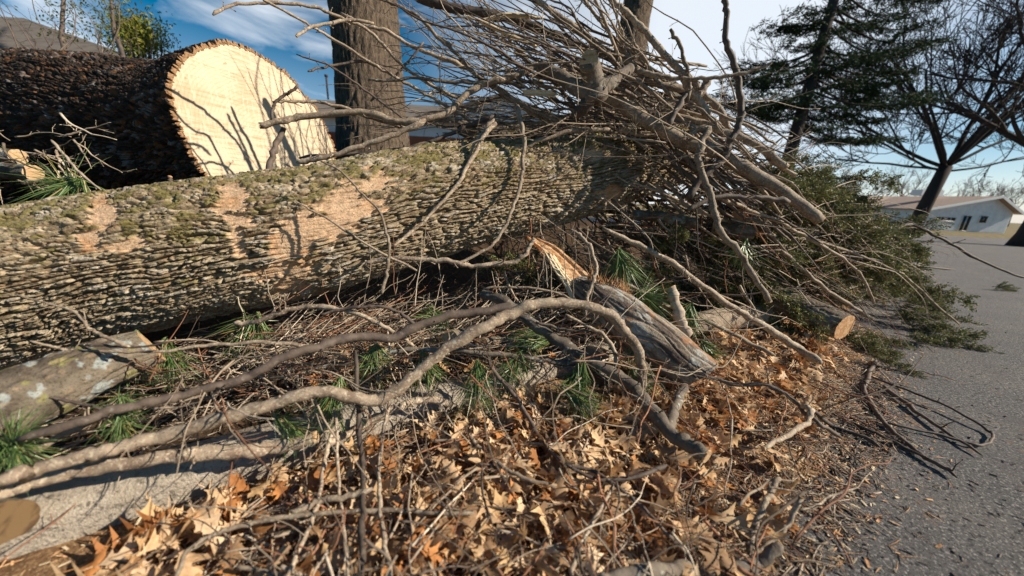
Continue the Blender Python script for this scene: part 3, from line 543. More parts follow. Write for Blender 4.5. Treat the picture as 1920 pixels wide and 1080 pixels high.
B_ = [
# (label, pts, w0,w1,D0,D1, opts)
('thick dark limb crossing the sky from the top centre down towards the upright sawn stub', [(750,-25),(797,0),(856,15),(930,30),(986,43),(1041,67),(1097,89),(1152,111),(1230,140),(1310,190)], 18,13,2.35,2.7, dict(matn='branch_d')),
('long sunlit branch running down from the sky past the right of the sawn stub', [(985,-20),(1006,0),(1038,24),(1077,50),(1110,77),(1133,101),(1178,118),(1207,142),(1246,161),(1287,167)], 10,14,2.2,2.35, dict()),
('straight branch crossing the second dark trunk and bending at the heap top', [(1120,-40),(1151,3),(1178,27),(1201,50),(1225,77),(1252,110),(1278,136),(1292,166),(1314,195),(1329,219)], 10,14,2.2,2.25, dict()),
('long curved branch hanging over the right of the heap with a pale cut tip', [(1290,262),(1305,243),(1330,243),(1316,265),(1309,299),(1322,340),(1335,373),(1341,407),(1352,436),(1389,477),(1415,521),(1443,566)], 13,10,2.2,2.05, dict(cut=(0,1))),
('thin branch slanting in front of the lower part of the second dark trunk', [(1085,-20),(1100,6),(1118,30),(1142,59),(1166,92),(1192,124)], 5,7,2.3,2.4, dict()),
('tall wavy dark branch standing highest against the pale sky', [(1357,-25),(1360,5),(1363,30),(1360,74),(1373,112),(1382,142),(1388,178),(1391,207),(1382,243),(1367,267),(1361,290),(1335,317),(1305,345),(1290,372)], 9,14,2.1,2.25, dict(matn='branch_d',spurs=12,smax=.06)),
('short knobby twig rising against the sky between the second trunk and the tall wavy branch', [(1257,55),(1275,86),(1284,118),(1292,154),(1290,190)], 6,8,2.15,2.2, dict(spurs=9,smax=.05)),
('thin level branch pointing right towards the pine at the heap top', [(1190,133),(1207,136),(1252,145),(1296,148),(1341,145),(1385,139),(1424,127),(1446,120)], 9,5,2.15,2.0, dict(cut=(0,1))),
('heavy smooth limb sloping down right over the cedar to a ragged cut end', [(1110,185),(1150,185),(1200,220),(1278,262),(1352,288),(1418,329),(1485,370),(1537,412)], 26,20,2.3,2.25, dict(cut=(0,1),cutm='orange',spurs=3,k=12)),
('straight branch ending in a pale cut above the heavy smooth limb', [(1240,205),(1300,228),(1381,255),(1433,281),(1474,314)], 11,13,2.4,2.3, dict(cut=(0,1),spurs=4)),
('bent branch dropping to the right behind the tall wavy branch', [(1280,130),(1320,178),(1350,207),(1367,246)], 11,12,2.45,2.4, dict(cut=(0,1))),
('short sawn stub pointing up right on the crest of the heap', [(1308,185),(1318,168),(1327,152)], 13,13,2.3,2.3, dict(cut=(0,1),cutm='orange',spurs=0)),
('short brown stick leaning on the crest below the short sawn stub', [(1252,235),(1268,205),(1288,174)], 13,9,2.2,2.2, dict(cut=(0,1),cutm='orange',spurs=1,matn='branch_d')),
('long pale stripped branch arching over the mossy log towards the sawn face', [(488,236),(530,226),(560,222),(645,211),(700,213),(742,228),(790,226),(838,213),(864,185),(904,159),(967,141),(1008,124)], 11,12,1.95,2.3, dict(cut=(1,1),cutm='splinter',spurs=4)),
('curved fork running low from the pale stripped branch to the left', [(800,224),(745,252),(690,270),(645,285),(600,297),(556,305)], 10,9,2.1,2.05, dict(spurs=5)),
('dark thin branch resting along the top of the mossy log', [(930,215),(875,237),(827,259),(782,274),(708,285),(640,290),(560,296)], 7,6,2.45,2.2, dict(matn='branch_d')),
('longer of two pale prongs hanging down the face of the mossy log', [(930,230),(910,250),(886,296),(861,340),(841,366),(800,410),(765,440),(735,462)], 9,5,2.1,1.8, dict(spurs=1)),
('shorter of two pale prongs hanging over the top of the mossy log', [(925,225),(905,250),(890,270),(882,290)], 8,5,2.1,2.05, dict(spurs=1)),
('pale crooked twig hanging straight down the right part of the mossy log', [(968,195),(975,225),(982,259),(980,310),(976,345),(962,390),(941,437),(919,463),(886,481),(850,500)], 9,5,2.2,1.85, dict(spurs=2)),
('sunlit branch arching low over the right top of the mossy log', [(925,322),(945,303),(960,289),(1004,267),(1060,248),(1100,243),(1145,244)], 6,8,2.2,2.3, dict(spurs=2)),
('thin arching twig highest at the left, drawn across the blue sky', [(397,26),(437,9),(493,6),(556,7),(600,17),(640,34),(680,50),(710,75),(745,115),(790,150),(860,185)], 5,6,1.8,2.4, dict(spurs=16,smax=.03)),
('thin straight twig falling from the sky past the tree trunk', [(470,-22),(496,0),(556,33),(593,54),(615,67),(690,115),(734,141),(767,159),(838,200),(880,225)], 4,6,1.8,2.4, dict(spurs=12,smax=.05)),
('short twig with a pale tip just left of the tree trunk in the sky', [(555,68),(581,52),(622,42),(660,36),(700,44)], 5,6,1.85,2.0, dict(spurs=6,smax=.03,cut=(1,0))),
('very thin twig crossing the tree trunk halfway up', [(556,103),(615,122),(671,159),(727,200),(760,225)], 3,4,2.0,2.2, dict(spurs=7,matn='branch_d')),
('thin dark twig poking left out of the tree trunk shade', [(578,134),(600,127),(627,122),(682,115),(720,128)], 4,5,2.0,2.2, dict(spurs=2,matn='branch_d')),
('long even branch fanning left from the heap across the trunk top', [(640,25),(686,48),(727,59),(767,85),(819,104),(878,130),(930,163),(993,207),(1040,235)], 6,9,2.2,2.45, dict()),
('long branch rising left to the top edge beside the tree trunk', [(700,-20),(734,4),(782,30),(819,67),(856,100),(893,141),(938,174),(1004,211),(1050,230)], 6,8,2.1,2.4, dict()),
('knotty level branch tip in the middle of the fan', [(690,150),(727,152),(782,146),(827,152),(893,154),(940,150),(990,165)], 5,7,2.15,2.3, dict(matn='lichen')),
('thin dark twig crossing the fan of branches the other way', [(695,190),(720,165),(745,137),(770,110),(795,80)], 5,4,2.3,2.3, dict(matn='branch_d')),
('dark broken stake standing in front of the sawn face', [(500,330),(508,300),(518,270),(532,241)], 11,9,2.0,2.05, dict(matn='branch_d',cut=(0,1),spurs=0)),
('small crooked twig with dark tip in front of the sawn face', [(509,224),(512,205),(516,193),(533,178),(545,172),(560,160)], 5,5,1.95,1.95, dict(spurs=4,smax=.02,matn='branch_d')),
('thin grey twig crossing the right of the sawn face', [(510,190),(550,190),(593,191),(640,200),(700,222),(760,240)], 5,6,1.95,2.2, dict(spurs=8,smax=.05)),
('level stick with a pale broken tip in the dark gap under the mossy log', [(686,493),(734,485),(790,485),(838,489),(886,500),(930,494),(964,491),(986,474),(1001,448)], 9,9,1.8,1.9, dict(cut=(1,1),cutm='splinter',spurs=7)),
('thin twig slanting over the peeled patch of the mossy log', [(555,378),(567,385),(608,407),(671,448),(727,481),(782,507)], 3,5,1.6,1.7, dict(spurs=4)),
('upright forked twig in front of the middle of the mossy log', [(597,300),(641,322),(682,367),(712,396),(723,430),(730,459),(728,493),(723,522),(715,552)], 3,7,1.6,1.6, dict(spurs=5)),
('long dark bent branch just behind the big foreground arch', [(37,826),(150,790),(212,770),(287,752),(350,740),(425,722),(475,703),(540,667),(595,652),(625,640),(665,631),(727,634),(777,615),(840,592),(915,582),(975,574)], 16,16,.95,1.66, dict(matn='branch_d',spurs=6,k=10)),
('grey branch parallel and just under the long dark bent branch at the left', [(60,850),(95,828),(150,800),(225,772),(325,752),(400,745)], 13,8,.98,1.3, dict(spurs=3)),
('lichen-spotted level branch beneath the big foreground arch', [(560,700),(615,687),(665,677),(715,665),(752,657),(815,656),(900,662),(957,665),(1015,674),(1061,682),(1101,684),(1141,694),(1187,725)], 8,12,1.5,1.72, dict(matn='lichen',spurs=5)),
('long curved twig arching from the dark gap to the long dark bent branch', [(440,605),(477,604),(527,585),(565,575),(615,577),(665,587),(710,607),(750,630),(775,650)], 9,8,1.55,1.6, dict(spurs=4)),
('second curved twig arching above the long dark bent branch', [(600,590),(640,580),(685,575),(715,575),(752,587),(782,612)], 5,7,1.55,1.6, dict(spurs=4,matn='branch_d')),
('stout dark branch with lichen ending in a slanted cut among the leaves', [(900,552),(943,562),(986,599),(1029,628),(1072,657),(1115,682),(1158,705),(1195,735),(1217,763),(1252,809),(1287,832),(1326,857)], 17,27,1.85,1.40, dict(matn='lichen',cut=(0,1),spurs=4,k=12)),
('great arched branch sweeping across the foreground from the left edge to the snapped log', [(-60,930),(25,893),(50,885),(125,865),(195,845),(250,830),(325,812),(440,777),(515,755),(590,735),(652,740),(702,752),(740,732),(790,692),(840,652),(915,610),(943,596),(986,573),(1029,568),(1086,571),(1144,588),(1173,622),(1198,660),(1204,703),(1198,742)], 25,17,.82,1.68, dict(spurs=13,k=14,smax=.06)),
('thick brown branch lying low over the concrete kerb at the left', [(-60,935),(0,924),(50,907),(125,888),(225,870),(325,855),(375,850),(475,845),(515,840),(592,820)], 26,22,.85,1.22, dict(cut=(0,1),spurs=3,k=12,smax=.03)),
('mid-sized branch with broken orange end resting on the kerb in the middle', [(600,838),(640,820),(690,795),(740,765),(775,752),(815,750),(850,760)], 12,14,1.3,1.5, dict(cut=(1,0),cutm='orange',spurs=3)),
('grey branch slanting steeply down left of the three upright sticks', [(628,790),(620,817),(610,860),(595,947),(570,1010),(540,1078),(530,1110)], 7,9,1.3,.97, dict(spurs=2)),
('thinnest of the upright sticks crossing the leaves in the foreground', [(628,770),(632,810),(635,910),(645,985),(652,1077),(655,1110)], 5,6,1.25,.95, dict(spurs=2)),
('straightest and thickest upright dark stick in the foreground leaves', [(667,660),(670,735),(674,810),(680,872),(682,935),(680,1010),(677,1078),(675,1110)], 7,14,1.4,.92, dict(matn='branch_d',spurs=3)),
('wavy upright stick to the right of the thick dark one in the foreground', [(730,752),(722,797),(715,840),(710,885),(712,935),(720,1010),(732,1078),(736,1110)], 6,9,1.35,.93, dict(spurs=4)),
('level grey stick crossing behind the upright sticks in the leaves', [(330,1085),(350,1035),(400,1002),(440,990),(502,975),(565,965),(640,960),(715,957),(790,960),(890,964)], 9,8,.98,1.12, dict(spurs=6)),
('thick short grey stick just above the level grey stick in the leaves', [(540,962),(590,945),(640,932),(700,918)], 11,12,1.13,1.18, dict(spurs=1,cut=(1,0))),
('long thin branch running diagonally down right through the foreground leaves', [(915,672),(928,700),(970,746),(991,784),(1023,834),(1058,869),(1118,886),(1174,925),(1217,964),(1252,1003),(1287,1038),(1329,1078)], 8,6,1.6,.98, dict(matn='branch_d',spurs=8,smax=.14)),
('curved stick meeting the diagonal branch from the left in the leaves', [(880,815),(900,841),(942,876),(991,900),(1041,911)], 8,7,1.3,1.25, dict(spurs=2,cut=(0,1))),
('bowed dark twig below the diagonal branch among the leaves', [(1058,869),(1111,897),(1160,899),(1199,893),(1252,872)], 6,8,1.2,1.28, dict(matn='branch_d',spurs=2)),
('wavy stick going down from the centre of the leaves to the bottom edge', [(1148,905),(1146,920),(1111,981),(1095,1010),(1083,1031),(1072,1082)], 6,9,1.22,.98, dict(spurs=4)),
('thick lichened limb along the bottom edge right of centre', [(1120,1100),(1160,1083),(1217,1069),(1287,1066),(1357,1066),(1420,1058),(1465,1022)], 26,20,.96,1.03, dict(matn='lichen',spurs=2,k=12)),
('curved sunlit branch with a cut tip rising near the bottom right of the leaves', [(1280,1042),(1320,1048),(1365,1051),(1410,1040),(1450,1012),(1478,985),(1502,934)], 7,9,1.05,1.12, dict(cut=(0,1),spurs=3)),
('forked upright stick beside the curved branch at the bottom right of the leaves', [(1461,893),(1445,925),(1436,941),(1413,987),(1403,1040)], 10,10,1.2,1.06, dict(spurs=1)),
('long mid-brown branch sloping over the leaves right of the snapped log', [(1130,429),(1196,458),(1259,492),(1307,529),(1359,566),(1405,595),(1450,622),(1500,656),(1541,682)], 8,15,2.2,2.3, dict(spurs=4,k=10)),
('short pale upright stick standing behind the snapped log', [(1258,540),(1266,565),(1275,600),(1288,634)], 17,20,2.1,2.0, dict(cut=(1,0),matn='straw',spurs=0,k=10)),
('bowed stick lying on the road edge beside the cedar tips', [(1640,675,'g'),(1629,710,'g'),(1619,733,'g'),(1652,784,'g'),(1698,830,'g'),(1744,863,'g'),(1790,888,'g')], 7,8,2,2, dict(matn='branch_d',spurs=3)),
('long dark stick farthest out on the asphalt pointing lower right', [(1656,724,'g'),(1717,770,'g'),(1777,812,'g'),(1842,853,'g')], 8,4,2,2, dict(matn='branch_d',spurs=3)),
('thin curved twig with hooked end on the asphalt', [(1633,706,'g'),(1717,738,-.04),(1786,766,-.04),(1846,803,'g'),(1862,815,'g'),(1855,830,'g'),(1832,835,'g'),(1763,815,'g'),(1661,793,'g')], 4,5,2,2, dict(matn='branch_d',spurs=3)),
('dark stick between the leaves and the bare asphalt', [(1513,761,'g'),(1559,798,'g'),(1624,821,'g'),(1650,838,'g')], 8,6,2,2, dict(matn='branch_d',spurs=2)),
('straight dark twig beside the bowed stick on the road edge', [(1592,789,'g'),(1680,830,'g'),(1763,872,'g'),(1795,895,'g')], 5,5,2,2, dict(matn='branch_d',spurs=2)),
('dark-barked branch with knobs crossing the heap level in front of the round sawn end', [(1290,395),(1337,370),(1396,370),(1440,372),(1481,377)], 9,9,2.2,2.2, dict(spurs=4,matn='branch_d')),
('thin branch running diagonally over the cedar, longest on that side', [(1340,362),(1374,381),(1455,414),(1518,447),(1581,484),(1615,518),(1640,570)], 8,4,2.3,2.9, dict(spurs=6)),
('thin pale branch crossing low over the cedar boughs', [(1440,440),(1470,444),(1544,455),(1618,481),(1692,514),(1750,566),(1800,610)], 6,3,2.5,3.3, dict(spurs=8)),
('dark thin branch crossing the cedar just below the pale one', [(1400,462),(1470,464),(1507,470),(1618,484),(1700,498),(1790,505)], 5,3,2.5,3.4, dict(spurs=6,matn='branch_d')),
('crooked dark branch reaching out over the far road from the cedar top', [(1552,377),(1580,398),(1611,421),(1667,432),(1711,421),(1760,445),(1820,480),(1900,515),(1960,530)], 8,3,3.0,3.6, dict(spurs=9,smax=.3,matn='branch_d')),
('brown branch sloping down the cedar to the dark short log', [(1463,470),(1500,499),(1544,540),(1589,570),(1640,600)], 8,6,2.5,2.8, dict(spurs=6)),
('crooked twig on the left face of the mossy log', [(26,552),(93,570),(141,585),(167,615),(200,633),(241,650)], 3,7,1.2,1.2, dict(spurs=3,smax=.07)),
('thin level twig with reddish tips above the pine needles at the left', [(56,639),(100,650),(148,659),(222,659),(315,659),(363,650),(407,646),(481,642),(537,644),(592,652)], 4,8,1.15,1.45, dict(spurs=8)),
('short bowed twig crossing the slanted pale cut of the lichened log', [(160,646),(222,650),(270,650),(320,640)], 5,4,1.2,1.25, dict(spurs=1,matn='branch_d')),
('short dark twig on the pine needles at the left', [(65,738),(110,748),(150,757),(200,772)], 6,6,1.1,1.15, dict(spurs=1,matn='branch_d')),
('curved hanging twig left of the torn wood with a bulb end', [(1070,430),(1090,445),(1107,465),(1118,500),(1112,530),(1100,560),(1097,592)], 6,9,1.95,1.85, dict(spurs=1)),
('thin bowed twig passing below the torn wood', [(905,541),(950,538),(1000,540),(1040,548),(1075,562)], 4,5,1.8,1.8, dict(spurs=3)),
('dark doubled twig under the great arched branch', [(1005,603),(1050,616),(1090,620),(1135,618)], 6,3,1.7,1.7, dict(spurs=5,matn='branch_d')),
('grey knobby twig joining the stout dark branch from above', [(1060,590),(1100,612),(1128,625),(1152,655),(1155,690)], 5,9,1.7,1.66, dict(spurs=2)),
('crooked twig with pale tip at the left of the brush under the butt log', [(95,262),(120,290),(150,325),(195,360)], 5,3,1.75,1.7, dict(spurs=1,matn='straw')),
('short upright peg standing on the top of the mossy log', [(318,352),(319,342),(320,331)], 7,6,1.75,1.75, dict(spurs=0,cut=(0,1),cutm='orange',matn='branch_d')),
('stout sunlit branch lying diagonally in front of the long cut limb', [(1150,520),(1200,545),(1262,580),(1320,600),(1400,640),(1455,668)], 6,8,2.2,2.3, dict(spurs=5)),
('short thick stick tipped orange lying right of the snapped log foot', [(1430,838),(1470,820),(1512,792),(1520,770),(1508,762)], 9,9,1.45,1.6, dict(spurs=0,cut=(1,1))),
('long branch lying flat along the border of leaves and sawdust', [(1310,700),(1370,720),(1440,722),(1480,745),(1530,790),(1580,822)], 7,8,1.8,1.6, dict(spurs=3,matn='branch_d')),
('stubby limb stump standing in the leaves below the snapped log cut', [(1250,812),(1262,780),(1270,750),(1285,722)], 20,16,1.55,1.72, dict(spurs=0,matn='lichen')),
]
for lab, px, w0, w1, D0, D1, o_ in B_:
    br(lab, px, w0, w1, D0, D1, **o_)
# forked limb with upright sawn stub
t = empty('forked_limb', P(1118, 200, 2.1)); tag(t, 'forked limb with an upright sawn stub crowning the heap', 'limb')
def limb(nm, px, D, ws, mt, seed, k=14):
    c = crom(np.array([list(P(x, y, d))+[w_*.5*d/F_PX] for (x, y), d, w_ in zip(px, D, ws)]), 7); mb = MB()
    c[:, :3] += rng.normal(0, .0015, (len(c), 3)); T_, A_, B2 = mb.tube(c[:, :3], c[:, 3], k, rough=.06); o = mb.build(nm, M[mt], t); return c, T_, A_, B2
c, T_, A_, B2 = limb('stub', [(1118, 190), (1116, 165), (1110, 140), (1104, 116)], [2.12, 2.1, 2.06, 1.99], [44, 42, 38, 37], 'lichen', 1)
th = np.arange(14)*2*math.pi/14; rg_ = c[-1, :3]+c[-1, 3]*(np.cos(th)[:, None]*A_[-1]+np.sin(th)[:, None]*B2[-1])
nn_ = T_[-1]*.75+.7*(CAM-c[-1, :3])/np.linalg.norm(CAM-c[-1, :3])+np.array([-.25, 0, 0]); nn_ /= np.linalg.norm(nn_); rg3 = rg_-((rg_-c[-1, :3])@nn_)[:, None]*(T_[-1]/(T_[-1]@nn_))
mb = MB(); mb.add(np.vstack([rg_-T_[-1]*.02, rg3+nn_*.003, [c[-1, :3]+nn_*.003]]), [(j, (j+1) % 14, 14+(j+1) % 14, 14+j) for j in range(14)]); mb.build('bark_collar', M['lichen'], t)
disc('sawn_end', rg3+nn_*.005, c[-1, :3]+nn_*.005, M['cut'], t, nn_, 1.0, .0005, 3)
limb('fork', [(1122, 165), (1140, 158), (1165, 140), (1182, 128)], [2.1, 2.12, 2.16, 2.2], [30, 26, 22, 18], 'lichen', 2)
limb('fork', [(1112, 178), (1085, 168), (1060, 150), (1030, 132), (1012, 120)], [2.12, 2.14, 2.16, 2.18, 2.2], [30, 27, 25, 22, 16], 'lichen', 3)
limb('fork', [(1112, 180), (1095, 200), (1078, 215)], [2.12, 2.15, 2.2], [26, 24, 20], 'branch_d', 4)
# broken pale boards high in the heap
for i, (pix, D, lab) in enumerate([
    ([(880, 30, 892, 40), (912, 42, 918, 54), (955, 62, 958, 74), (1000, 78, 998, 88)], [2.15]*4, 'pale splintered strip hanging under the thick dark limb'),
    ([(903, 36, 906, 44), (945, 24, 948, 34), (985, 26, 986, 36), (1008, 32, 1006, 38)], [2.4]*4, 'cream splinter standing behind the thick dark limb in the sky'),
    ([(985, 455-285, 990, 180), (1010, 170, 1013, 180), (1035, 172, 1036, 182)], [2.2]*3, 'short yellowish splinter in the middle of the heap'),
]):
    o = torn(None, 'splinter', pix, D, .012, 'splinter', 20+i); tag(o, lab, 'splinter')
# round sawn discs seen among the twigs
for i, (x, y, h, lab) in enumerate([(842, 632, 14, 'small sawn branch butt seen behind the great arched branch'), (903, 645, 12, 'small upright sawn branch butt in the sun right of the arch')]):
    quick_log('branch_butt', lab, [(x+30, y-6, 1.95, h*.8), (x+12, y-2, 1.85, h*.9), (x, y, 1.75, h)], 24, 28, .1, .04, .003, col_smooth, 90+i, (0, 1), 'cut')
# ---- brush heap: many individual bare branches ----
BAG = MB(); BAGC = []
BC = {'branch': (.31, .24, .175), 'branch_d': (.13, .098, .073), 'lichen': (.24, .21, .16), 'redtwig': (.27, .13, .075), 'straw': (.50, .41, .31)}
def free_branch(a, b, r0, r1, bend, label, group, matn, spurs, seed, smax=.12, sag=0, name='branch', n=7, cut=(0, 0), m=3, k=6, stuff=False):
    rr = np.random.default_rng(seed); a = np.asarray(a, float); b = np.asarray(b, float); d = b-a; L_ = np.linalg.norm(d)
    q = rr.normal(0, 1, 3); q -= d*(q@d)/(L_*L_); q /= np.linalg.norm(q)
    f = np.linspace(0, 1, n)[:, None]; pts = a+d*f+q*bend*L_*np.sin(f*math.pi)+np.array([0, 0, 1])*sag*L_*f*f
    pts[1:-1] += rr.normal(0, .012*L_, (n-2, 3)); rad = r0+(r1-r0)*np.linspace(0, 1, n)
    if stuff:
        c = crom(np.c_[pts, rad], m, .6); n0 = BAG.n; BAG.tube(c[:, :3], np.maximum(c[:, 3], .0008), k); spur_set(BAG, c[:, :3], c[:, 3], spurs, seed, lmax=smax)
        BAGC.append(np.tile(np.array(BC[str(matn)])*rr.uniform(.6, 1.5), (BAG.n-n0, 1))); return
    return mk_branch(name, label, pts, rad, matn, cut, spurs, group, 'branch', k, seed+5000, smax, m)
FAN = 'bare branches tangled in the fan of the brush heap'
LFAN = 'slim bare branch fanning up left in the tangled crest of the brush heap'
rr = np.random.default_rng(5)
for i in range(98):
    x0 = rr.uniform(1000, 1400); y0 = 150+max(0, x0-1080)*.40+rr.uniform(-15, 75); D0 = rr.uniform(2.2, 3.3)
    ln = rr.uniform(160, 500); sl = rr.choice([rr.uniform(.15, .6), rr.uniform(.5, 1.2), rr.uniform(-.35, .2)], p=[.5, .34, .16]); ln *= (1 if rr.random() < .92 else -.4); x1 = x0-ln; y1 = y0-ln*sl
    x1 = max(x1, 640+rr.uniform(0, 60)); D1 = D0+rr.uniform(-.4, .3)
    r0 = rr.choice([.005, .007, .010, .014], p=[.3, .35, .25, .1]); 
    free_branch(P(x0, y0, D0), P(x1, y1, D1), r0, .0022, rr.uniform(-.16, .16), LFAN, FAN, rr.choice(['branch', 'branch_d', 'branch', 'lichen', 'straw']), rr.integers(7, 15), i, .20, sag=rr.uniform(0, .12), stuff=i >= 85)
for i in range(34):   # long shoots against the sky above the crest
    x0 = rr.uniform(1150, 1330); y0 = rr.uniform(110, 190); D0 = rr.uniform(2.2, 2.6); x1 = rr.uniform(690, 1120); y1 = rr.uniform(-70, 60) if x1 > 850 else rr.uniform(-20, 130)
    free_branch(P(x0, y0, D0), P(x1, y1, D0-rr.uniform(0, .5)), rr.uniform(.006, .012), .0025, rr.uniform(-.07, .07), 'long bare shoot reaching from the crest of the heap into the sky', 'long shoots against the sky', rr.choice(['branch', 'branch_d']), rr.integers(9, 18), 250+i, .09, m=4)
for i in range(46):   # low tangle running level left behind the log top
    x0 = rr.uniform(900, 1300); y0 = 200+(x0-900)*.06+rr.uniform(-20, 45); D0 = rr.uniform(2.5, 3.3); ln = rr.uniform(160, 360)
    free_branch(P(x0, y0, D0), P(x0-ln, y0-ln*rr.uniform(-.22, .2), D0+rr.uniform(-.3, .2)), rr.uniform(.004, .009), .002, rr.uniform(-.08, .08), 'slim bare branch lying level behind the top edge of the mossy log', 'bare branches lying level behind the mossy log', rr.choice(['branch', 'branch_d']), rr.integers(4, 9), 300+i, .12, stuff=i >= 16)
for i in range(60):   # right shoulder
    x0 = rr.uniform(1130, 1330); y0 = rr.uniform(150, 330)+(x0-1130)*.2; D0 = rr.uniform(2.3, 3.0); ln = rr.uniform(110, 260); sl = rr.uniform(.3, .95)
    free_branch(P(x0, y0, D0), P(x0+ln, y0+ln*sl, D0+rr.uniform(-.2, .3)), rr.uniform(.006, .016), rr.uniform(.004, .012), rr.uniform(-.08, .08), 'bare branch sloping down right over the shoulder of the brush heap', 'branches on the right shoulder of the heap', rr.choice(['branch', 'branch', 'branch_d']), rr.integers(2, 7), 400+i, .10, cut=(0, int(rr.random() < .3)), k=8, stuff=i >= 36)
for i in range(420):   # dark hollow under the log
    x0 = rr.uniform(900, 1400); y0 = rr.uniform(370, 590); D0 = rr.uniform(2.2, 2.95) if i < 150 else rr.uniform(2.8, 3.6); an = rr.choice([rr.uniform(-.2, 1.0), rr.uniform(1.2, 2.0)], p=[.75, .25]); ln = rr.uniform(60, 190)
    free_branch(P(x0, y0, D0), P(x0+ln*math.cos(an), y0+ln*math.sin(an), D0+rr.uniform(-.15, .15)), rr.uniform(.003, .011), .002, rr.uniform(-.12, .12), 'bare stick wedged in the dark hollow right of the mossy log', 'sticks in the hollow right of the mossy log', rr.choice(['branch', 'straw', 'branch_d', 'branch_d', 'redtwig']), rr.integers(2, 7), 500+i, .09, stuff=i >= 26)
for i in range(380):   # fine twigs between log and kerb
    x0 = rr.uniform(330, 1080); y0 = np.interp(x0, [330, 700, 1080], [625, 560, 520])+rr.uniform(0, 120); z = rr.uniform(.22, .34)
    D0 = GD(x0, y0, z); an = rr.normal(-.15, .45); ln = rr.uniform(60, 210); x1 = x0+ln*math.cos(an); y1 = y0+ln*math.sin(an)
    D1 = GD(x1, y1, z+rr.uniform(0, .1)) if y1 > 470 else D0+.2
    D1 = min(D1, D0+.3)
    if x0 < 420: continue
    free_branch(P(x0, y0, D0), P(x1, y1, D1), rr.uniform(.0018, .0048), .0012, rr.uniform(-.12, .12), 'thin dry twig in the mat between the mossy log and the kerb', 'twigs matted between mossy log and kerb', rr.choice(['straw', 'branch', 'redtwig', 'straw', 'branch_d']), rr.integers(3, 8), 700+i, .07, k=5, stuff=True)
for i in range(26):   # upright shoots in front of the log
    x0 = rr.uniform(420, 1120); y0 = rr.uniform(540, 610); D0 = rr.uniform(1.65, 1.95)
    free_branch(P(x0, y0, D0), P(x0+rr.normal(0, 28), y0-rr.uniform(60, 150), D0-rr.uniform(-.05, .15)), .0032, .0013, rr.uniform(-.1, .1), 'thin shoot standing up in front of the dark gap under the mossy log', 'upright shoots under the mossy log', rr.choice(['branch', 'redtwig', 'straw']), rr.integers(3, 6), 900+i, .06, k=5, stuff=i >= 12)
for i in range(34):   # brush at far left under the butt log
    x0 = rr.uniform(-60, 150); y0 = rr.uniform(200, 370); D0 = rr.uniform(1.9, 2.3); an = rr.uniform(-.4, 1.2); ln = rr.uniform(60, 140)
    free_branch(P(x0, y0, D0), P(x0+ln*math.cos(an), y0+ln*math.sin(an), D0), rr.uniform(.003, .008), .002, rr.uniform(-.1, .1), 'stick in the shaded brush under the huge butt log', 'sticks under the huge butt log', rr.choice(['branch_d', 'straw', 'branch']), 4, 950+i, .08, stuff=i >= 8)
for i in range(60):   # over the cedar
    x0 = rr.uniform(1320, 1640); y0 = np.interp(x0, [1320, 1500, 1640], [330, 330, 400])+rr.uniform(0, 190); D0 = rr.uniform(2.5, 3.3)+max(0, x0-1500)/300; an = rr.normal(.45, .3); ln = rr.uniform(90, 260)
    x1 = x0+ln*math.cos(an); y1 = min(y0+ln*math.sin(an), 690); D1 = min(D0+rr.uniform(0, .5), GD(x1, y1, .04))
    free_branch(P(x0, y0, min(D0, GD(x0, y0, .04))), P(x1, y1, D1), rr.uniform(.003, .007), .0016, rr.uniform(-.12, .12), 'thin bare branch lying over the green cedar boughs', 'bare branches over the cedar', rr.choice(['branch', 'branch_d', 'lichen', 'branch_d']), rr.integers(3, 8), 1000+i, .16, stuff=i >= 14)
for i in range(130):   # medium sticks lying across the leaves
    x0 = rr.uniform(420, 1560); y0 = rr.uniform(700, 1080); 
    if not in_poly([x0], [y0], [(420, 1000), (650, 850), (850, 820), (1100, 740), (1400, 640), (1600, 690), (1520, 900), (1470, 1080), (420, 1080)])[0]: continue
    z = .105+rr.uniform(0, .07); D0 = GD(x0, y0, z); an = rr.choice([rr.normal(.6, .4), rr.normal(1.6, .4), rr.normal(-.5, .4)]); ln = rr.uniform(80, 260)
    x1 = x0+ln*math.cos(an); y1 = min(y0+ln*math.sin(an), 1130)
    free_branch(P(x0, y0, D0), P(x1, y1, GD(x1, y1, max(.05, z-.04))), rr.uniform(.0018, .0058), .0014, rr.uniform(-.15, .15), 'bare stick lying across the dead oak leaves', 'sticks lying across the oak leaves', rr.choice(['branch', 'branch_d', 'branch', 'redtwig']), rr.integers(2, 6), 1100+i, .07, stuff=i >= 22)
for i in range(22):   # on the asphalt
    x0 = rr.uniform(1480, 1760); y0 = rr.uniform(660, 860)
    if x0-1480 > (900-y0)*1.5: continue
    an = rr.normal(.5, .25); ln = rr.uniform(60, 170); x1 = x0+ln*math.cos(an); y1 = y0+ln*math.sin(an)
    free_branch(G(x0, y0, .03), G(x1, y1, .012), rr.uniform(.002, .005), .0015, rr.uniform(-.08, .08), 'dark thin stick strewn on the road edge below the cedar', 'sticks strewn on the road edge', rr.choice(['branch_d', 'branch_d', 'branch']), 2, 1200+i, .05, stuff=i >= 8)

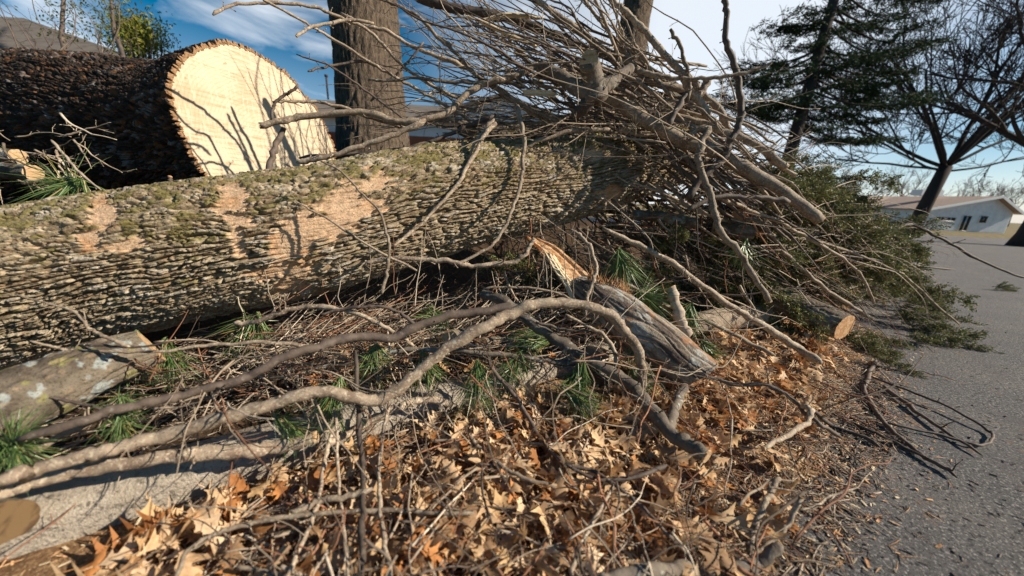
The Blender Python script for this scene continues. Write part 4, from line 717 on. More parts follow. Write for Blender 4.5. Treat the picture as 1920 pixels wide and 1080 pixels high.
for i in range(210):   # depth of the heap behind the log end
    x0 = rr.uniform(1080, 1440); y0 = rr.uniform(300, 470); D0 = rr.uniform(2.9, 3.9); an = rr.uniform(-.6, 1.2); ln = rr.uniform(60, 160)
    free_branch(P(x0, y0, D0), P(x0+ln*math.cos(an), y0+ln*math.sin(an), D0+rr.uniform(-.2, .2)), rr.uniform(.006, .022), .005, rr.uniform(-.1, .1), '', '', rr.choice(['branch', 'branch_d', 'lichen']), rr.integers(3, 7), 2500+i, .12, stuff=True)
for i in range(120):   # loose springy twigs over the kerb and the middle ground
    x0 = rr.uniform(250, 1300); y0 = np.interp(x0, [250, 700, 1300], [640, 590, 560])+rr.uniform(0, 150); z = rr.uniform(.24, .42); D0 = GD(x0, y0, z); an = rr.choice([rr.normal(-.25, .5), rr.normal(.8, .5), rr.normal(1.6, .4)], p=[.5, .3, .2]); ln = rr.uniform(70, 260); x1 = x0+ln*math.cos(an); y1 = max(520, y0+ln*math.sin(an))
    free_branch(P(x0, y0, D0), P(x1, y1, min(D0+.35, GD(x1, y1, z+rr.uniform(-.12, .05)))), rr.uniform(.0016, .0048), .0012, rr.uniform(-.16, .16), '', '', rr.choice(['straw', 'branch', 'redtwig', 'branch_d', 'branch']), rr.integers(3, 8), 3000+i, .08, k=5, stuff=True)
for i in range(48):   # over the near leaves
    x0 = rr.uniform(330, 1350); y0 = rr.uniform(840, 1080); z = rr.uniform(.12, .24); D0 = GD(x0, y0, z); an = rr.choice([rr.normal(-.25, .3), rr.normal(.7, .4), rr.normal(1.6, .3)]); ln = rr.uniform(80, 280)
    x1 = x0+ln*math.cos(an); y1 = min(1150, y0+ln*math.sin(an)); free_branch(P(x0, y0, D0), P(x1, y1, GD(x1, y1, max(.1, z-.05))), rr.uniform(.0016, .0044), .0012, rr.uniform(-.15, .15), '', '', rr.choice(['straw', 'branch', 'redtwig', 'branch_d']), rr.integers(3, 7), 3400+i, .06, k=5, stuff=True)
for i in range(120):   # random criss-cross in the crest
    x0 = rr.uniform(820, 1420); y0 = 60+max(0, x0-1150)*.55+rr.uniform(0, 190); D0 = rr.uniform(2.0, 2.9); an = rr.uniform(0, 6.28); ln = rr.uniform(60, 190)
    free_branch(P(x0, y0, D0), P(x0+ln*math.cos(an), y0+ln*math.sin(an)*.8, D0+rr.uniform(-.3, .3)), rr.uniform(.002, .0055), .0015, rr.uniform(-.18, .18), '', '', rr.choice(['straw', 'branch', 'branch', 'branch_d']), rr.integers(4, 10), 3700+i, .10, k=5, stuff=True)
for i in range(110):   # bare twigs mixed into the cedar
    x0 = rr.uniform(1350, 1640); y0 = np.interp(x0, [1350, 1500, 1640], [300, 320, 410])+rr.uniform(0, 230); an = rr.normal(.45, .6); ln = rr.uniform(70, 220); D0 = min(rr.uniform(2.3, 2.9)+max(0, x0-1480)/260, GD(x0, y0, .08)); x1 = x0+ln*math.cos(an); y1 = min(y0+ln*math.sin(an), 660)
    free_branch(P(x0, y0, D0), P(x1, y1, min(D0+.35, GD(x1, y1, .04))), rr.uniform(.002, .005), .0014, rr.uniform(-.15, .15), '', '', rr.choice(['straw', 'branch', 'branch', 'redtwig']), rr.integers(4, 9), 3900+i, .12, k=5, stuff=True)
# thin sticks lying over the kerb and along its foot
for i in range(200):
    s = rr.uniform(-1.3, 3.6); d = rr.uniform(-.55, .35); x, y = xy_(s, d); z = .19 if d > -.02 else .10; an = rr.normal(.35, .8); ln = rr.uniform(.08, .35)
    if s < 1.2 and rr.random() < .7: continue
    free_branch(np.array([x, y, z+rr.uniform(0, .03)]), np.array([x+ln*math.cos(an), y+ln*math.sin(an), z+rr.uniform(-.02, .05)]), rr.uniform(.0015, .0045), .001, rr.uniform(-.12, .12), '', '', rr.choice(['straw', 'branch', 'redtwig', 'branch_d']), 3, 2000+i, .05, k=5, stuff=True)
o = BAG.build('brush_tangle', M['brush'], col=np.concatenate(BAGC)); tag(o, 'tangle of countless thin twigs filling the brush heap', 'brush', kind='stuff')
# ================= pine tufts =================
def tuft(label, x, y, D, dx, dy, L0, n=110, fan=1.1, seed=0, tone=1.0, group=None, name='pine_sprig'):
    """needles bursting from one twig; (dx,dy) = photo direction they hang in"""
    if 590 < y: D2 = max(D, GD(x, y, .33)); L0 = L0*1.1*(D2/D); D = D2
    fan = fan*1.25; rr = np.random.default_rng(seed); dx += rr.normal(0, .35); dy += rr.normal(0, .15); c = P(x, y, D); hl = math.hypot(dx, dy); d0 = P(x+dx/hl*90, y+dy/hl*90, D-.03)-c; d0 /= np.linalg.norm(d0)
    side = np.cross(d0, _F); side /= np.linalg.norm(side)
    t = empty(name, c); tag(t, label, 'pine sprig', group)
    V = []; Fc = []; Cc = []
    L0 = L0*1.15; n = int(n*1.5)
    for k in range(n):
        a = rr.normal(0, fan*.45); e = rr.normal(0, .42)
        d = d0*math.cos(a)+side*math.sin(a)-_F*e; d /= np.linalg.norm(d); L_ = L0*rr.uniform(.55, 1.15); fo = rr.integers(0, 4); b = c-d0*fo*.028+side*(.012*(fo % 2)-.006)+rr.normal(0, .004, 3); d = d+d0*.25*fo; d /= np.linalg.norm(d)
        q = np.cross(d, rr.normal(0, 1, 3)); q /= np.linalg.norm(q); wv = rr.uniform(.0008, .0014)*max(1, D/1.2); g = np.array([0, 0, -1])*L_*rr.uniform(.0, .35)+side*rr.normal(0, .13)*L_
        pts = [b, b+d*L_*.5+g*.3, b+d*L_+g]; b0 = len(V); q2 = np.cross(d, q)
        for i, p in enumerate(pts[:2]): V += [p+q*wv, p-q*wv*.6+q2*wv, p-q*wv*.6-q2*wv]
        V.append(pts[2])
        for j in range(3):
            j2 = (j+1) % 3; Fc += [(b0+j, b0+j2, b0+3+j2, b0+3+j), (b0+3+j, b0+3+j2, b0+6)]
        h = rr.random(); cc = np.array([.08, .17, .04])*(1-h)+np.array([.26, .34, .12])*h
        if rr.random() < .06: cc = np.array([.45, .33, .12])
        Cc += [cc*tone]*7
    obj('needles', V, Fc, M['needle'], t, False, np.array(Cc))
    mb = MB(); mb.tube([c-d0*.09+side*.01, c-d0*.04, c+d0*.01], [.003, .0035, .002], 6); mb.build('twig', M['branch'], t)
TU = [('bright pine sprig hanging before the smooth lichened log', 242, 655, 1.12, -.25, 1, .125, 170, 1.2), ('smaller pine sprig right of the slanted pale cut', 318, 668, 1.2, .35, 1, .10, 90, 1.1),
 ('pine sprig in the twig mat left of the upright forked twig', 470, 612, 1.55, -.1, 1, .15, 150, 1.4), ('low pine sprig above the thick brown branch', 228, 792, 1.05, .4, .25, .08, 110, 2.6),
 ('pine sprig hanging over the kerb under the great arch', 895, 712, 1.5, 0, 1, .13, 140, 1.1), ('pine sprig under the elbow of the great arch', 622, 748, 1.3, 0, 1, .13, 130, 1.3),
 ('pine sprig tangled in twigs above the elbow of the great arch', 700, 680, 1.4, .1, 1, .10, 90, 1.6), ('pale pine sprig pointing left below the snapped log', 1010, 640, 1.8, -1, .25, .2, 110, .9),
 ('yellowish pine sprig hanging beside the stout dark branch', 1085, 700, 1.6, .05, 1, .14, 150, .9), ('yellow-green pine sprig sweeping right into the leaves', 1085, 745, 1.5, .8, .8, .13, 130, .9),
 ('pine sprig at the foot of the snapped log', 1195, 640, 1.8, .0, 1, .16, 110, 1.2), ('pine sprig in the shade right of the torn wood', 1165, 490, 2.1, .1, 1, .2, 110, 1.3),
 ('pine sprig in the sun behind the snapped log', 1215, 560, 2.1, .6, .5, .2, 110, 1.6), ('pine sprig beside the short pale upright stick', 1290, 590, 2.15, .3, 1, .16, 90, 1.5),
 ('dark pine sprig lying under the huge butt log', 120, 345, 1.75, -.8, .45, .2, 120, 2.4), ('dark pine sprig at the left edge above the kerb', 30, 835, .95, .4, .5, .12, 140, 3),
 ('pine sprig at the bottom edge under the upright sticks', 560, 1062, 1.0, -.7, .4, .12, 90, 1.6), ('faint pine sprig in the twig mat right of the arch elbow', 800, 690, 1.55, .2, 1, .12, 80, 1.6),
 ('pine sprig near the cut tip of the hanging curved branch', 1395, 470, 2.3, .1, 1, .15, 80, 1.6), ('small pine sprig at the foot of the short pale stick', 1330, 660, 2.1, .6, .6, .12, 70, 1.6), ('pine sprig on the kerb beside the orange broken end', 545, 800, 1.2, .5, .7, .10, 60, 1.6), ('low pine sprig below the orange cut foot of the snapped log', 1200, 720, 1.7, .4, .6, .12, 80, 1.8),
 ('shaded pine sprig under the curved twig mat', 820, 600, 1.75, -.3, 1, .13, 80, 1.7), ('pine sprig beneath the level lichen-spotted branch', 960, 690, 1.62, -.6, .6, .12, 80, 1.6)]
for i, a in enumerate(TU): tuft(*a, seed=i+70, tone=.85)
# ================= cedar boughs =================
def cedar_variant(seed, L0=.62):
    rr = np.random.default_rng(seed); V = []; Fc = []; Cc = []; mb = MB()
    stem = np.array([(L0*f, .05*math.sin(f*3+seed), .04*f-.09*f*f) for f in np.linspace(0, 1, 9)]); mb.tube(stem, np.linspace(.007, .002, 9), 5)
    for s in range(30):
        f = rr.uniform(.12, 1); b = np.array([np.interp(f, np.linspace(0, 1, 9), stem[:, j]) for j in range(3)]); side = 1 if s % 2 else -1
        d = np.array([rr.uniform(.45, .9), side*rr.uniform(.3, 1), rr.normal(.0, .4)]); d /= np.linalg.norm(d); L_ = rr.uniform(.09, .22)*(1.15-f*.6)
        e = b+d*L_; mb.tube([b, (b+e)/2+rr.normal(0, .006, 3), e], [.0028, .002, .001], 4)
        tone = rr.uniform(.5, 1.5)
        for k in range(int(105*L_/.16)):
            q = rr.uniform(.15, 1.05); c = b+d*L_*q+rr.normal(0, .016, 3)*(1.2-q*.5); dd = d*.7+rr.normal(0, .6, 3); dd /= np.linalg.norm(dd)
            pr = np.cross(dd, rr.normal(0, 1, 3)); pr /= np.linalg.norm(pr); ll = rr.uniform(.013, .028); ww = rr.uniform(.003, .0055)
            b0 = len(V); V += [c, c+dd*ll*.5+pr*ww, c+dd*ll, c+dd*ll*.5-pr*ww]; Fc.append((b0, b0+1, b0+2, b0+3))
            h = rr.random(); cc = (np.array([.075, .10, .033])*(1-h)+np.array([.22, .21, .08])*h)*tone
            if rr.random() < .07: cc = np.array([.26, .17, .07])
            Cc += [cc]*4
    return mb, np.array(V), np.array(Fc), np.array(Cc)
cvar = []
for v in range(5):
    mb, V, Fc, Cc = cedar_variant(40+v)
    cvar.append((mk_mesh('stem', np.concatenate(mb.V), mb.F, M['branch_d']), mk_mesh('foliage', V, Fc, M['cedar'], False, Cc)))
def bough(loc, rot, sc, label, group, v):
    t = empty('cedar_bough', loc); t.rotation_euler = rot; t.scale = (sc,)*3; tag(t, label, 'cedar bough', group)
    for nm, me in zip(('stem', 'foliage'), cvar[v]):
        o = bpy.data.objects.new(nm, me); COL.objects.link(o); o.parent = t
CP_ = None
CP = [(1325, 430), (1380, 340), (1410, 300), (1480, 318), (1550, 350), (1600, 405), (1640, 460), (1670, 530), (1700, 580), (1650, 600), (1600, 560), (1450, 540), (1340, 530)]
rr = np.random.default_rng(9); cnt = 0
while cnt < 185:
    x = rr.uniform(1300, 1800); y = rr.uniform(240, 620)
    if not in_poly([x], [y], CP)[0]: continue
    if 1400 < x < 1610 and y > 500: continue
    g = GD(x, y, .08); D = np.interp(x, [1320, 1500, 1700, 1800], [2.75, 3.3, 4.1, 4.4])+rr.uniform(-.15, .6)
    D = min(D, g-.0)
    loc = P(x, y, D); fl = 1 if loc[2] < .25 else 0
    bough(loc, (rr.normal(0, .5), rr.uniform(-.1, .7)*(1-fl*.7), rr.normal(-.35, .75)), rr.uniform(.75, 1.2), 'green cedar bough heaped at the right of the brush pile', 'cedar boughs heaped beside the road', cnt % 5); cnt += 1
for x, y, rz, sc, lab in [(1620, 630, -.3, .7, 'bushy cedar bough lying nearest the leaves in front of the dark short log'), (1600, 640, -.5, .6, 'cedar bough tip resting on the sawdust'), (1640, 655, .1, .6, 'small cedar tip on the road beside the leaves'), (1715, 610, -.25, .8, 'cedar bough stretching onto the asphalt'), (1780, 640, -.2, .7, 'outermost cedar bough tip lying on the asphalt'), (1700, 630, -.3, .8, 'low cedar bough at the foot of the heap'), (1895, 545, .2, .7, 'lone cedar sprig far out on the road'), (1740, 530, .1, .8, 'cedar bough at the far foot of the heap'), (1640, 665, -.9, .55, 'dense cedar tuft beside the orange cut log')]:
    for k in range(2 if x < 1620 else 1):
        bough(G(x-30, y-8, .07), (rr.normal(0, .3), .12, rz+k*.5), sc, lab, 'cedar boughs touching the ground', int(rr.integers(5)))
# ================= oak leaves =================
def leaf_geo(seed):
    rr = np.random.default_rng(seed); L_ = rr.uniform(.085, .15); W = L_*rr.uniform(.30, .40)
    prof = [(0, .03), (.08, .05), (.16, .22), (.22, .62), (.27, .30), (.33, .22), (.42, .55), (.50, 1.0), (.52, .5), (.57, .26), (.66, .50), (.74, .85), (.76, .42), (.82, .22), (.89, .30), (.93, .16), (1, .0)]
    V = []; cu = rr.uniform(-1, 1)*8; be = rr.uniform(-1, 1)*5; tw = rr.uniform(-1, 1)*1.2; w1 = rr.uniform(.004, .012); ph = rr.uniform(0, 6)
    for f, ww in prof:
        x = (f-.5)*L_
        for s, q in ((-1, 1), (-1, .5), (0, 0), (1, .5), (1, 1)):
            yy = s*W*ww*q*(1+rr.uniform(-.12, .12)); z = cu*yy*yy*3+be*x*x+tw*x*yy*6+w1*math.sin(x*60+yy*50*s+ph)*abs(yy)/W*1.5
            V.append((x+abs(yy)*.35, yy, z))
    n = len(prof); Fc = [(i*5+j, i*5+j+1, (i+1)*5+j+1, (i+1)*5+j) for i in range(n-1) for j in range(4)]
    base = len(V); V += [(-.5*L_, .0012, 0), (-.5*L_, -.0012, 0), (-.5*L_-.03, -.001, .003), (-.5*L_-.03, .001, .003)]; Fc.append((base, base+1, base+2, base+3))
    pal = [(.64, .43, .25), (.56, .37, .21), (.72, .52, .33), (.48, .21, .07), (.36, .15, .05), (.64, .44, .25), (.56, .36, .18), (.28, .17, .09)]
    c = np.array(pal[seed % 8])*rr.uniform(.95, 1.22); Vv = np.array(V)
    vein = (np.abs(Vv[:, 1]) < .0005)[:, None]
    return Vv, np.array(Fc), np.where(vein, c*.8, c)
LV = [leaf_geo(s) for s in range(24)]
LM = [mk_mesh('oak_leaf', *l[:2], M['leaf'], True, l[2]) for l in LV]
LP_ = [(180, 1040), (350, 985), (480, 925), (640, 870), (690, 800), (850, 790), (950, 765), (1100, 770), (1230, 730), (1330, 660), (1350, 610), (1480, 590), (1560, 620), (1600, 665), (1520, 720), (1560, 800), (1470, 860), (1440, 900), (1500, 980), (1460, 1080), (1400, 1200), (100, 1200)]
def rotm(rx, ry, rz):
    return np.array(Matrix.Rotation(rz, 3, 'Z') @ Matrix.Rotation(ry, 3, 'Y') @ Matrix.Rotation(rx, 3, 'X'))
rr = np.random.default_rng(3); pos = []
while len(pos) < 2350:
    s = rr.uniform(-1.6, 5.4); d = -rr.uniform(-.02, 1.2); x, y = xy_(s, d)
    px, py, D = proj(np.array([x, y, .05]))
    if D < .1 or not in_poly([float(px)], [float(py)], LP_)[0]: continue
    z = float(litter_z(np.array([x]), np.array([y]))[0]); dens = (1 if -d < .75*litter_w(s) else .22)*np.interp(s, [-1.2, -.4, 3], [.35, 1, 1])*(1 if fbm(np.array([x*3, y*3, 0]), 2, 4) > .42 else .45)
    if s < 1.0 and d > -.10: continue
    if rr.random() > dens: continue
    pos.append((x, y, z, float(D), s, d))
for _ in range(60):   # a few on the yard side
    px = rr.uniform(560, 1400); py = np.interp(px, [560, 1000, 1400], [700, 650, 590])+rr.uniform(-30, 40); g = G(px, py, .2); pos.append((g[0], g[1], .17, float(GD(px, py, .2)), 0, 0))
pos.sort(key=lambda a: a[3]); bigV = []; bigF = []; bigC = []; nb_ = 0
near = [p for p in pos]; 
lift = [rr.random() for _ in pos]
order = sorted(range(len(pos)), key=lambda i: pos[i][3]*1.0-lift[i]*.9)
ind = set(order[:300])
for i, (x, y, z, D, s, d) in enumerate(pos):
    v = int(rr.integers(24)); sc = rr.uniform(.8, 1.25)*(1.0 if i in ind else .85); R3 = (rr.normal(0, .55), rr.normal(0, .55), rr.uniform(0, 6.28)); zz = z+.022+lift[i]*.06
    if i in ind:
        o = bpy.data.objects.new('oak_leaf', LM[v]); COL.objects.link(o); o.location = (x, y, zz+.006); o.rotation_euler = R3; o.scale = (sc,)*3
        tag(o, 'curled tan dead oak leaf lying in the near leaf litter', 'leaf', 'dead oak leaves in the near litter')
    else:
        V, Fc, c = LV[v]; bigV.append((V*sc)@rotm(*R3).T+np.array([x, y, zz])); bigF.append(Fc+nb_); bigC.append(c); nb_ += len(V)
o = obj('oak_leaf_litter', np.concatenate(bigV), np.concatenate(bigF), M['leaf'], col=np.concatenate(bigC)); tag(o, 'bed of dead tan and orange oak leaves along the kerb', 'leaf litter', kind='stuff')
# ================= twig litter =================
def twig_geo(seed):
    rr = np.random.default_rng(seed); mb = MB(); L_ = rr.uniform(.05, .22); r = rr.uniform(.0011, .0034)
    a = np.array([(-L_/2, 0, 0), (-L_/6, rr.normal(0, .07)*L_, 0), (L_/6, rr.normal(0, .09)*L_, rr.normal(0, .03)*L_), (L_/2, rr.normal(0, .12)*L_, 0)])
    mb.tube(crom(a, 2), np.linspace(r, r*.6, 7)*(1+rr.normal(0, .08, 7)), 5)
    if rr.random() < .5: mb.tube([a[1], a[1]+np.array([.4*L_, .25*L_*rr.choice([-1, 1]), .05*L_])], [r*.7, r*.4], 4)
    return np.concatenate(mb.V), mb.F
TG = [twig_geo(s) for s in range(24)]; tm = ['branch', 'straw', 'branch_d', 'redtwig', 'straw', 'branch']
TM = [mk_mesh('fallen_twig', V, F, M[tm[i % 6]]) for i, (V, F) in enumerate(TG)]
YP = [(330, 640), (560, 570), (700, 555), (900, 560), (1100, 520), (1300, 560), (1420, 600), (1250, 680), (1000, 700), (800, 770), (480, 820), (100, 960), (-60, 960), (-60, 800), (180, 760)]
RP = LP_[:13]+[(1640, 700), (1700, 800), (1620, 900), (1620, 960), (1540, 1080), (1500, 1200), (100, 1200)]
pos = []
while len(pos) < 4900:
    if rr.random() < .68:
        s = rr.uniform(-1.6, 5.0); d = -rr.uniform(0, 1.35); x, y = xy_(s, d); px, py, D = proj(np.array([x, y, .05]))
        if D < .1 or not in_poly([float(px)], [float(py)], RP)[0]: continue
        z = max(0, float(litter_z(np.array([x]), np.array([y]))[0]))+.006+.05*rr.random()*(1 if -d < .8*litter_w(s) else .05); sp = .12
    else:
        s = rr.uniform(-2, 4); d = rr.uniform(.15, 1.6); x, y = xy_(s, d); px, py, D = proj(np.array([x, y, .18]))
        if D < .1 or not in_poly([float(px)], [float(py)], YP)[0]: continue
        z = float(yard_z(np.array([x]), np.array([y]))[0])+.01+.09*rr.random(); sp = .2
    pos.append((x, y, z, float(D), sp))
pos.sort(key=lambda a: a[3]-a[2]*4); bags = {}
for i, (x, y, z, D, sp) in enumerate(pos):
    v = int(rr.integers(24)); R3 = (0, rr.normal(0, sp), rr.normal(.5, .9)); sc = rr.uniform(.7, 1.3)
    if i < 300:
        o = bpy.data.objects.new('fallen_twig', TM[v]); COL.objects.link(o); o.location = (x, y, z); o.rotation_euler = R3; o.scale = (sc,)*3
        tag(o, 'short dry fallen twig lying in the near litter', 'twig', 'fallen twigs in the near litter')
    else:
        V, F = TG[v]; b = bags.setdefault(tm[v % 6], MB()); b.add((V*sc)@rotm(*R3).T+np.array([x, y, z]), F)
for k_, b in bags.items():
    o = b.build('fallen_twig_litter', M[k_]); tag(o, {'straw': 'bleached', 'branch': 'grey brown', 'branch_d': 'dark', 'redtwig': 'reddish'}[k_]+' fallen twig litter spread along both sides of the kerb', 'twig litter', kind='stuff')
# wood chips and dry needles
def scatter_bits(name, label, n, region, fn, mat_, kind='stuff', seed=0):
    rr = np.random.default_rng(seed); V = []; Fc = []; nn = 0
    k = 0
    while k < n:
        x, y, z = region(rr)
        if x is None: continue
        v, f = fn(rr); V.append(v@rotm(rr.normal(0, .35), rr.normal(0, .25), rr.uniform(0, 6.28)).T+np.array([x, y, z])); Fc += [tuple(a+nn for a in q) for q in f]; nn += len(v); k += 1
    o = obj(name, np.concatenate(V), Fc, mat_, None, False); tag(o, label, name.replace('_', ' '), kind=kind)
def reg_edge(rr):
    s = rr.uniform(-1.4, 5); wv = float(litter_w(s)); d = -rr.normal(wv*.88, .17) if rr.random() < .6 else -rr.uniform(0, wv*1.15); x, y = xy_(s, d); return x, y, max(.0, float(litter_z(np.array([x]), np.array([y]))[0]))+.004
def chip(rr):
    a = rr.uniform(.004, .016); b = rr.uniform(.0015, .005); c = .0012
    return np.array([(-a, -b, 0), (a, -b*.6, 0), (a*.8, b, 0), (-a*.9, b*.8, 0), (-a, -b, c), (a, -b*.6, c), (a*.8, b, c), (-a*.9, b*.8, c)]), [(4, 5, 6, 7), (0, 1, 5, 4), (1, 2, 6, 5), (2, 3, 7, 6), (3, 0, 4, 7)]
def dryn(rr):
    a = rr.uniform(.02, .05); return np.array([(-a, -.0006, 0), (0, .003, .001), (a, -.0006, 0), (0, .0016, .0022)]), [(0, 1, 3), (1, 2, 3), (0, 3, 2)]
scatter_bits('wood_chips', 'pale wood chips strewn over the sawdust at the road edge', 3600, reg_edge, chip, M['splinter'], seed=1)
scatter_bits('bark_chips', 'brown bark chips strewn over the sawdust at the road edge', 5200, reg_edge, chip, M['orange'], seed=2)
scatter_bits('dry_needles', 'rusty dry pine needles strewn on the sawdust', 4500, reg_edge, dryn, M['orange'], seed=3)
scatter_bits('road_grit', 'brown crumbs scattered on the asphalt', 260, lambda r: (lambda g: (g[0], g[1], .003))(G(r.uniform(1450, 1950), r.uniform(560, 1080), 0)), chip, M['branch_d'], seed=4)
def reg_yard(rr):
    s = rr.uniform(-2, 3.5); d = rr.uniform(.17, 1.3); x, y = xy_(s, d); return x, y, float(yard_z(np.array([x]), np.array([y]))[0])+.006+.03*rr.random()
scatter_bits('dry_grass', 'dry brown needles and grass matted behind the kerb', 5000, reg_yard, dryn, M['straw'], seed=5)

# dense cedar and sprigs inside the hollow behind the snapped log
rr = np.random.default_rng(19)
for k in range(36):
    x = rr.uniform(1000, 1400); y = rr.uniform(380, 560); bough(P(x, y, rr.uniform(2.6, 3.2)), (rr.normal(0, .6), rr.uniform(-.2, .7), rr.uniform(0, 6.28)), rr.uniform(.6, .9), 'shaded cedar bough pushed into the hollow under the mossy log', 'cedar boughs in the hollow', k % 5)
# ================= standing trees =================
def trunk_tree(label, px, D, ws, matn='treebark', name='tree_trunk', ground=0.6, seed=0, limbs=0, k=48):
    """px: [(x,y)] bottom to top; extends up beyond the frame"""
    c = np.array([list(P(x, y, D))+[w_*.5*D/F_PX] for (x, y), w_ in zip(px, ws)])
    base = c[0].copy(); base[2] = ground; base[3] *= 1.35
    top = c[-1].copy(); d = c[-1, :3]-c[-2, :3]; d /= np.linalg.norm(d); ext = []
    for q in (1.5, 3, 5): e = top.copy(); e[:3] += d*q; e[3] *= (1-.12*q); ext.append(e)
    cc = crom(np.vstack([base, c, ext]), 12); t = empty(name, base[:3]); tag(t, label, 'tree')
    n = len(cc); th = np.arange(k)*2*math.pi/k; S = np.r_[0, np.cumsum(np.linalg.norm(np.diff(cc[:, :3], axis=0), axis=1))]
    T, A, B = None, np.tile([1., 0, 0], (n, 1)), np.tile([0, 1., 0], (n, 1))
    Sg, Tg = np.meshgrid(S, th, indexing='ij'); rm = cc[:, 3].mean(); nb = max(8, int(2*math.pi*rm/.07))
    p3 = np.stack([Sg*1.2, np.cos(Tg)*rm*6, np.sin(Tg)*rm*6], -1); wv = fbm(p3, 3, seed)-.5
    F1, F2, ID = worley(Sg/.35+wv, Tg/(2*math.pi)*nb+wv*2.5, nb, seed); h = sstep(F2-F1, 0, .4)*.03*min(1, rm/.3)
    r_ = cc[:, 3][:, None]+h
    V = cc[:, None, :3]+r_[..., None]*(np.cos(Tg)[..., None]*A[:, None]+np.sin(Tg)[..., None]*B[:, None])
    Fc = np.array([(i*k+j, i*k+(j+1) % k, (i+1)*k+(j+1) % k, (i+1)*k+j) for i in range(n-1) for j in range(k)])
    obj('trunk', V.reshape(-1, 3), Fc, M[matn], t)
    rr = np.random.default_rng(seed); tp = cc[-1]; mb = MB()
    for q in range(5):
        an = q*1.3+rr.random(); dd = np.array([math.cos(an), math.sin(an), 1.4]); dd /= np.linalg.norm(dd); L_ = rr.uniform(2.5, 4)
        b = tp[:3]-np.array([0, 0, .1]); mb.tube([b, b+dd*L_*.5+rr.normal(0, .15, 3), b+dd*L_+np.array([0, 0, .5])], [tp[3]*.7, tp[3]*.4, tp[3]*.12], 8)
    mb.build('crown', M[matn], t); return t
trunk_tree('broad ridged tree trunk rising behind the brush heap left of centre', [(703, 290), (697, 200), (690, 100), (681, 0), (676, -60)], 5.4, [128, 116, 114, 116, 116], seed=3, ground=.75, k=150)
trunk_tree('narrower dark tree trunk with a lit strip behind the heap top right of centre', [(1176, 180), (1183, 100), (1190, 40), (1197, 0), (1203, -50)], 8.5, [56, 52, 50, 50, 50], seed=5, ground=.8, k=60)
def grow(mb, p, d, L_, r, depth, rr, k, spread=.55, up=.25, ratio=.72, leaves=None, nseg=4, kids=(2, 4), rmin=.004):
    pts = [p]; q = d.copy()
    for i in range(nseg):
        q = q+rr.normal(0, .08, 3)+np.array([0, 0, up*.1]); q /= np.linalg.norm(q); pts.append(pts[-1]+q*L_/nseg)
    rad = np.linspace(r, max(rmin, r*.55), nseg+1); mb.tube(pts, rad, k if r > .03 else 4)
    if depth == 0: return
    for c in range(int(rr.integers(kids[0], kids[1]+1))):
        f = rr.uniform(.25, 1) if c else 1.0; i = min(nseg, int(round(f*nseg))); b = pts[i]
        nd = q+rr.normal(0, spread, 3); nd[2] += up*.5; nd /= np.linalg.norm(nd)
        grow(mb, b, nd, L_*ratio*rr.uniform(.75, 1.1), max(rmin, rad[i]*rr.uniform(.5, .75)), depth-1, rr, k, spread, up, ratio, leaves, nseg, kids, rmin)
# big bare tree far right
def bare_tree(label, x, y, D, gz, lean, r, H, limbs, depth, seed, matn='fartree', group=None, kids=(3, 5), rmin=.015, top=None, name='bare_tree'):
    rr = np.random.default_rng(seed); b = P(x, y, D); b[2] = gz; t = empty(name, b); tag(t, label, 'tree', group)
    d = np.array(lean, float); d /= np.linalg.norm(d); mb = MB(); tp = b+d*H
    mb.tube([b-d*.3, b+d*.15*H, b+d*.5*H, tp], [r*1.4, r*1.05, r*.9, r*.85], 14); mb.build('trunk', M[matn], t)
    mb = MB()
    for (a, el, L_, rq) in limbs:
        dd = np.array([math.cos(a)*math.cos(el), math.sin(a)*math.cos(el), math.sin(el)]); 
        grow(mb, tp-d*H*.12*rr.random(), dd, L_, r*rq, depth, rr, 6, .42, .22, .62, kids=kids, rmin=rmin, nseg=6)
    mb.build('crown', M[matn], t); return t
bare_tree('large bare spreading tree on the lawn in front of the white gabled house', 1712, 424, 24, -.1, (.16, 0, 1), .40, 4.7, [(0, 1.35, 9, .40), (.3, 1.1, 9, .42), (-.5, .95, 8, .36), (3.0, .6, 8, .30), (2.6, 1.15, 9, .36), (3.5, .8, 7, .28), (.1, .3, 9, .26), (0.3, .7, 8, .34), (3.1, .12, 7, .22), (-1.2, 1.1, 7, .30), (3.0, .3, 7, .2), (-.2, .1, 8, .2)], 4, 21, kids=(4, 6), rmin=.014)
bare_tree('dark trunk of the bare tree at the right edge beside the white house', 1935, 445, 19, -.25, (.1, 0, 1), .6, 4.6, [(3.1, 1.1, 8, .4), (2.8, .6, 7, .3), (3.4, .8, 7, .3), (1.5, 1.3, 8, .45), (3.2, .3, 6, .22)], 4, 22, kids=(3, 5), rmin=.012)
# distant woods: individual thin trees
rr = np.random.default_rng(8)
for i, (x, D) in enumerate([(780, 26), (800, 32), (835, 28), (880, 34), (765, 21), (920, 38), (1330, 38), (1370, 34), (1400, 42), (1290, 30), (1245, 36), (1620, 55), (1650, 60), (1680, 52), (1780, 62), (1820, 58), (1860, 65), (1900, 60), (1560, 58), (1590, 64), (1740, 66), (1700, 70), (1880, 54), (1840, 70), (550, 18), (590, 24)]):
    H_ = rr.uniform(.35, .5)*(8 if x > 1500 else (D*.22 if x > 700 else 3.5)); bare_tree('slender hazy bare tree in the distant '+('woods beyond the white house' if x > 1500 else 'treeline behind the brush heap'), x, 400, D, .0, (rr.normal(0, .05), 0, 1), .11 if x > 1500 else .07, H_, [(rr.uniform(0, 6.28), rr.uniform(.7, 1.3), H_*.75, .6) for _ in range(5)], 3, 200+i, 'haze_tree', 'distant bare trees right' if x > 1500 else 'distant bare trees centre', (3, 4), rmin=.012 if x > 1500 else .006)
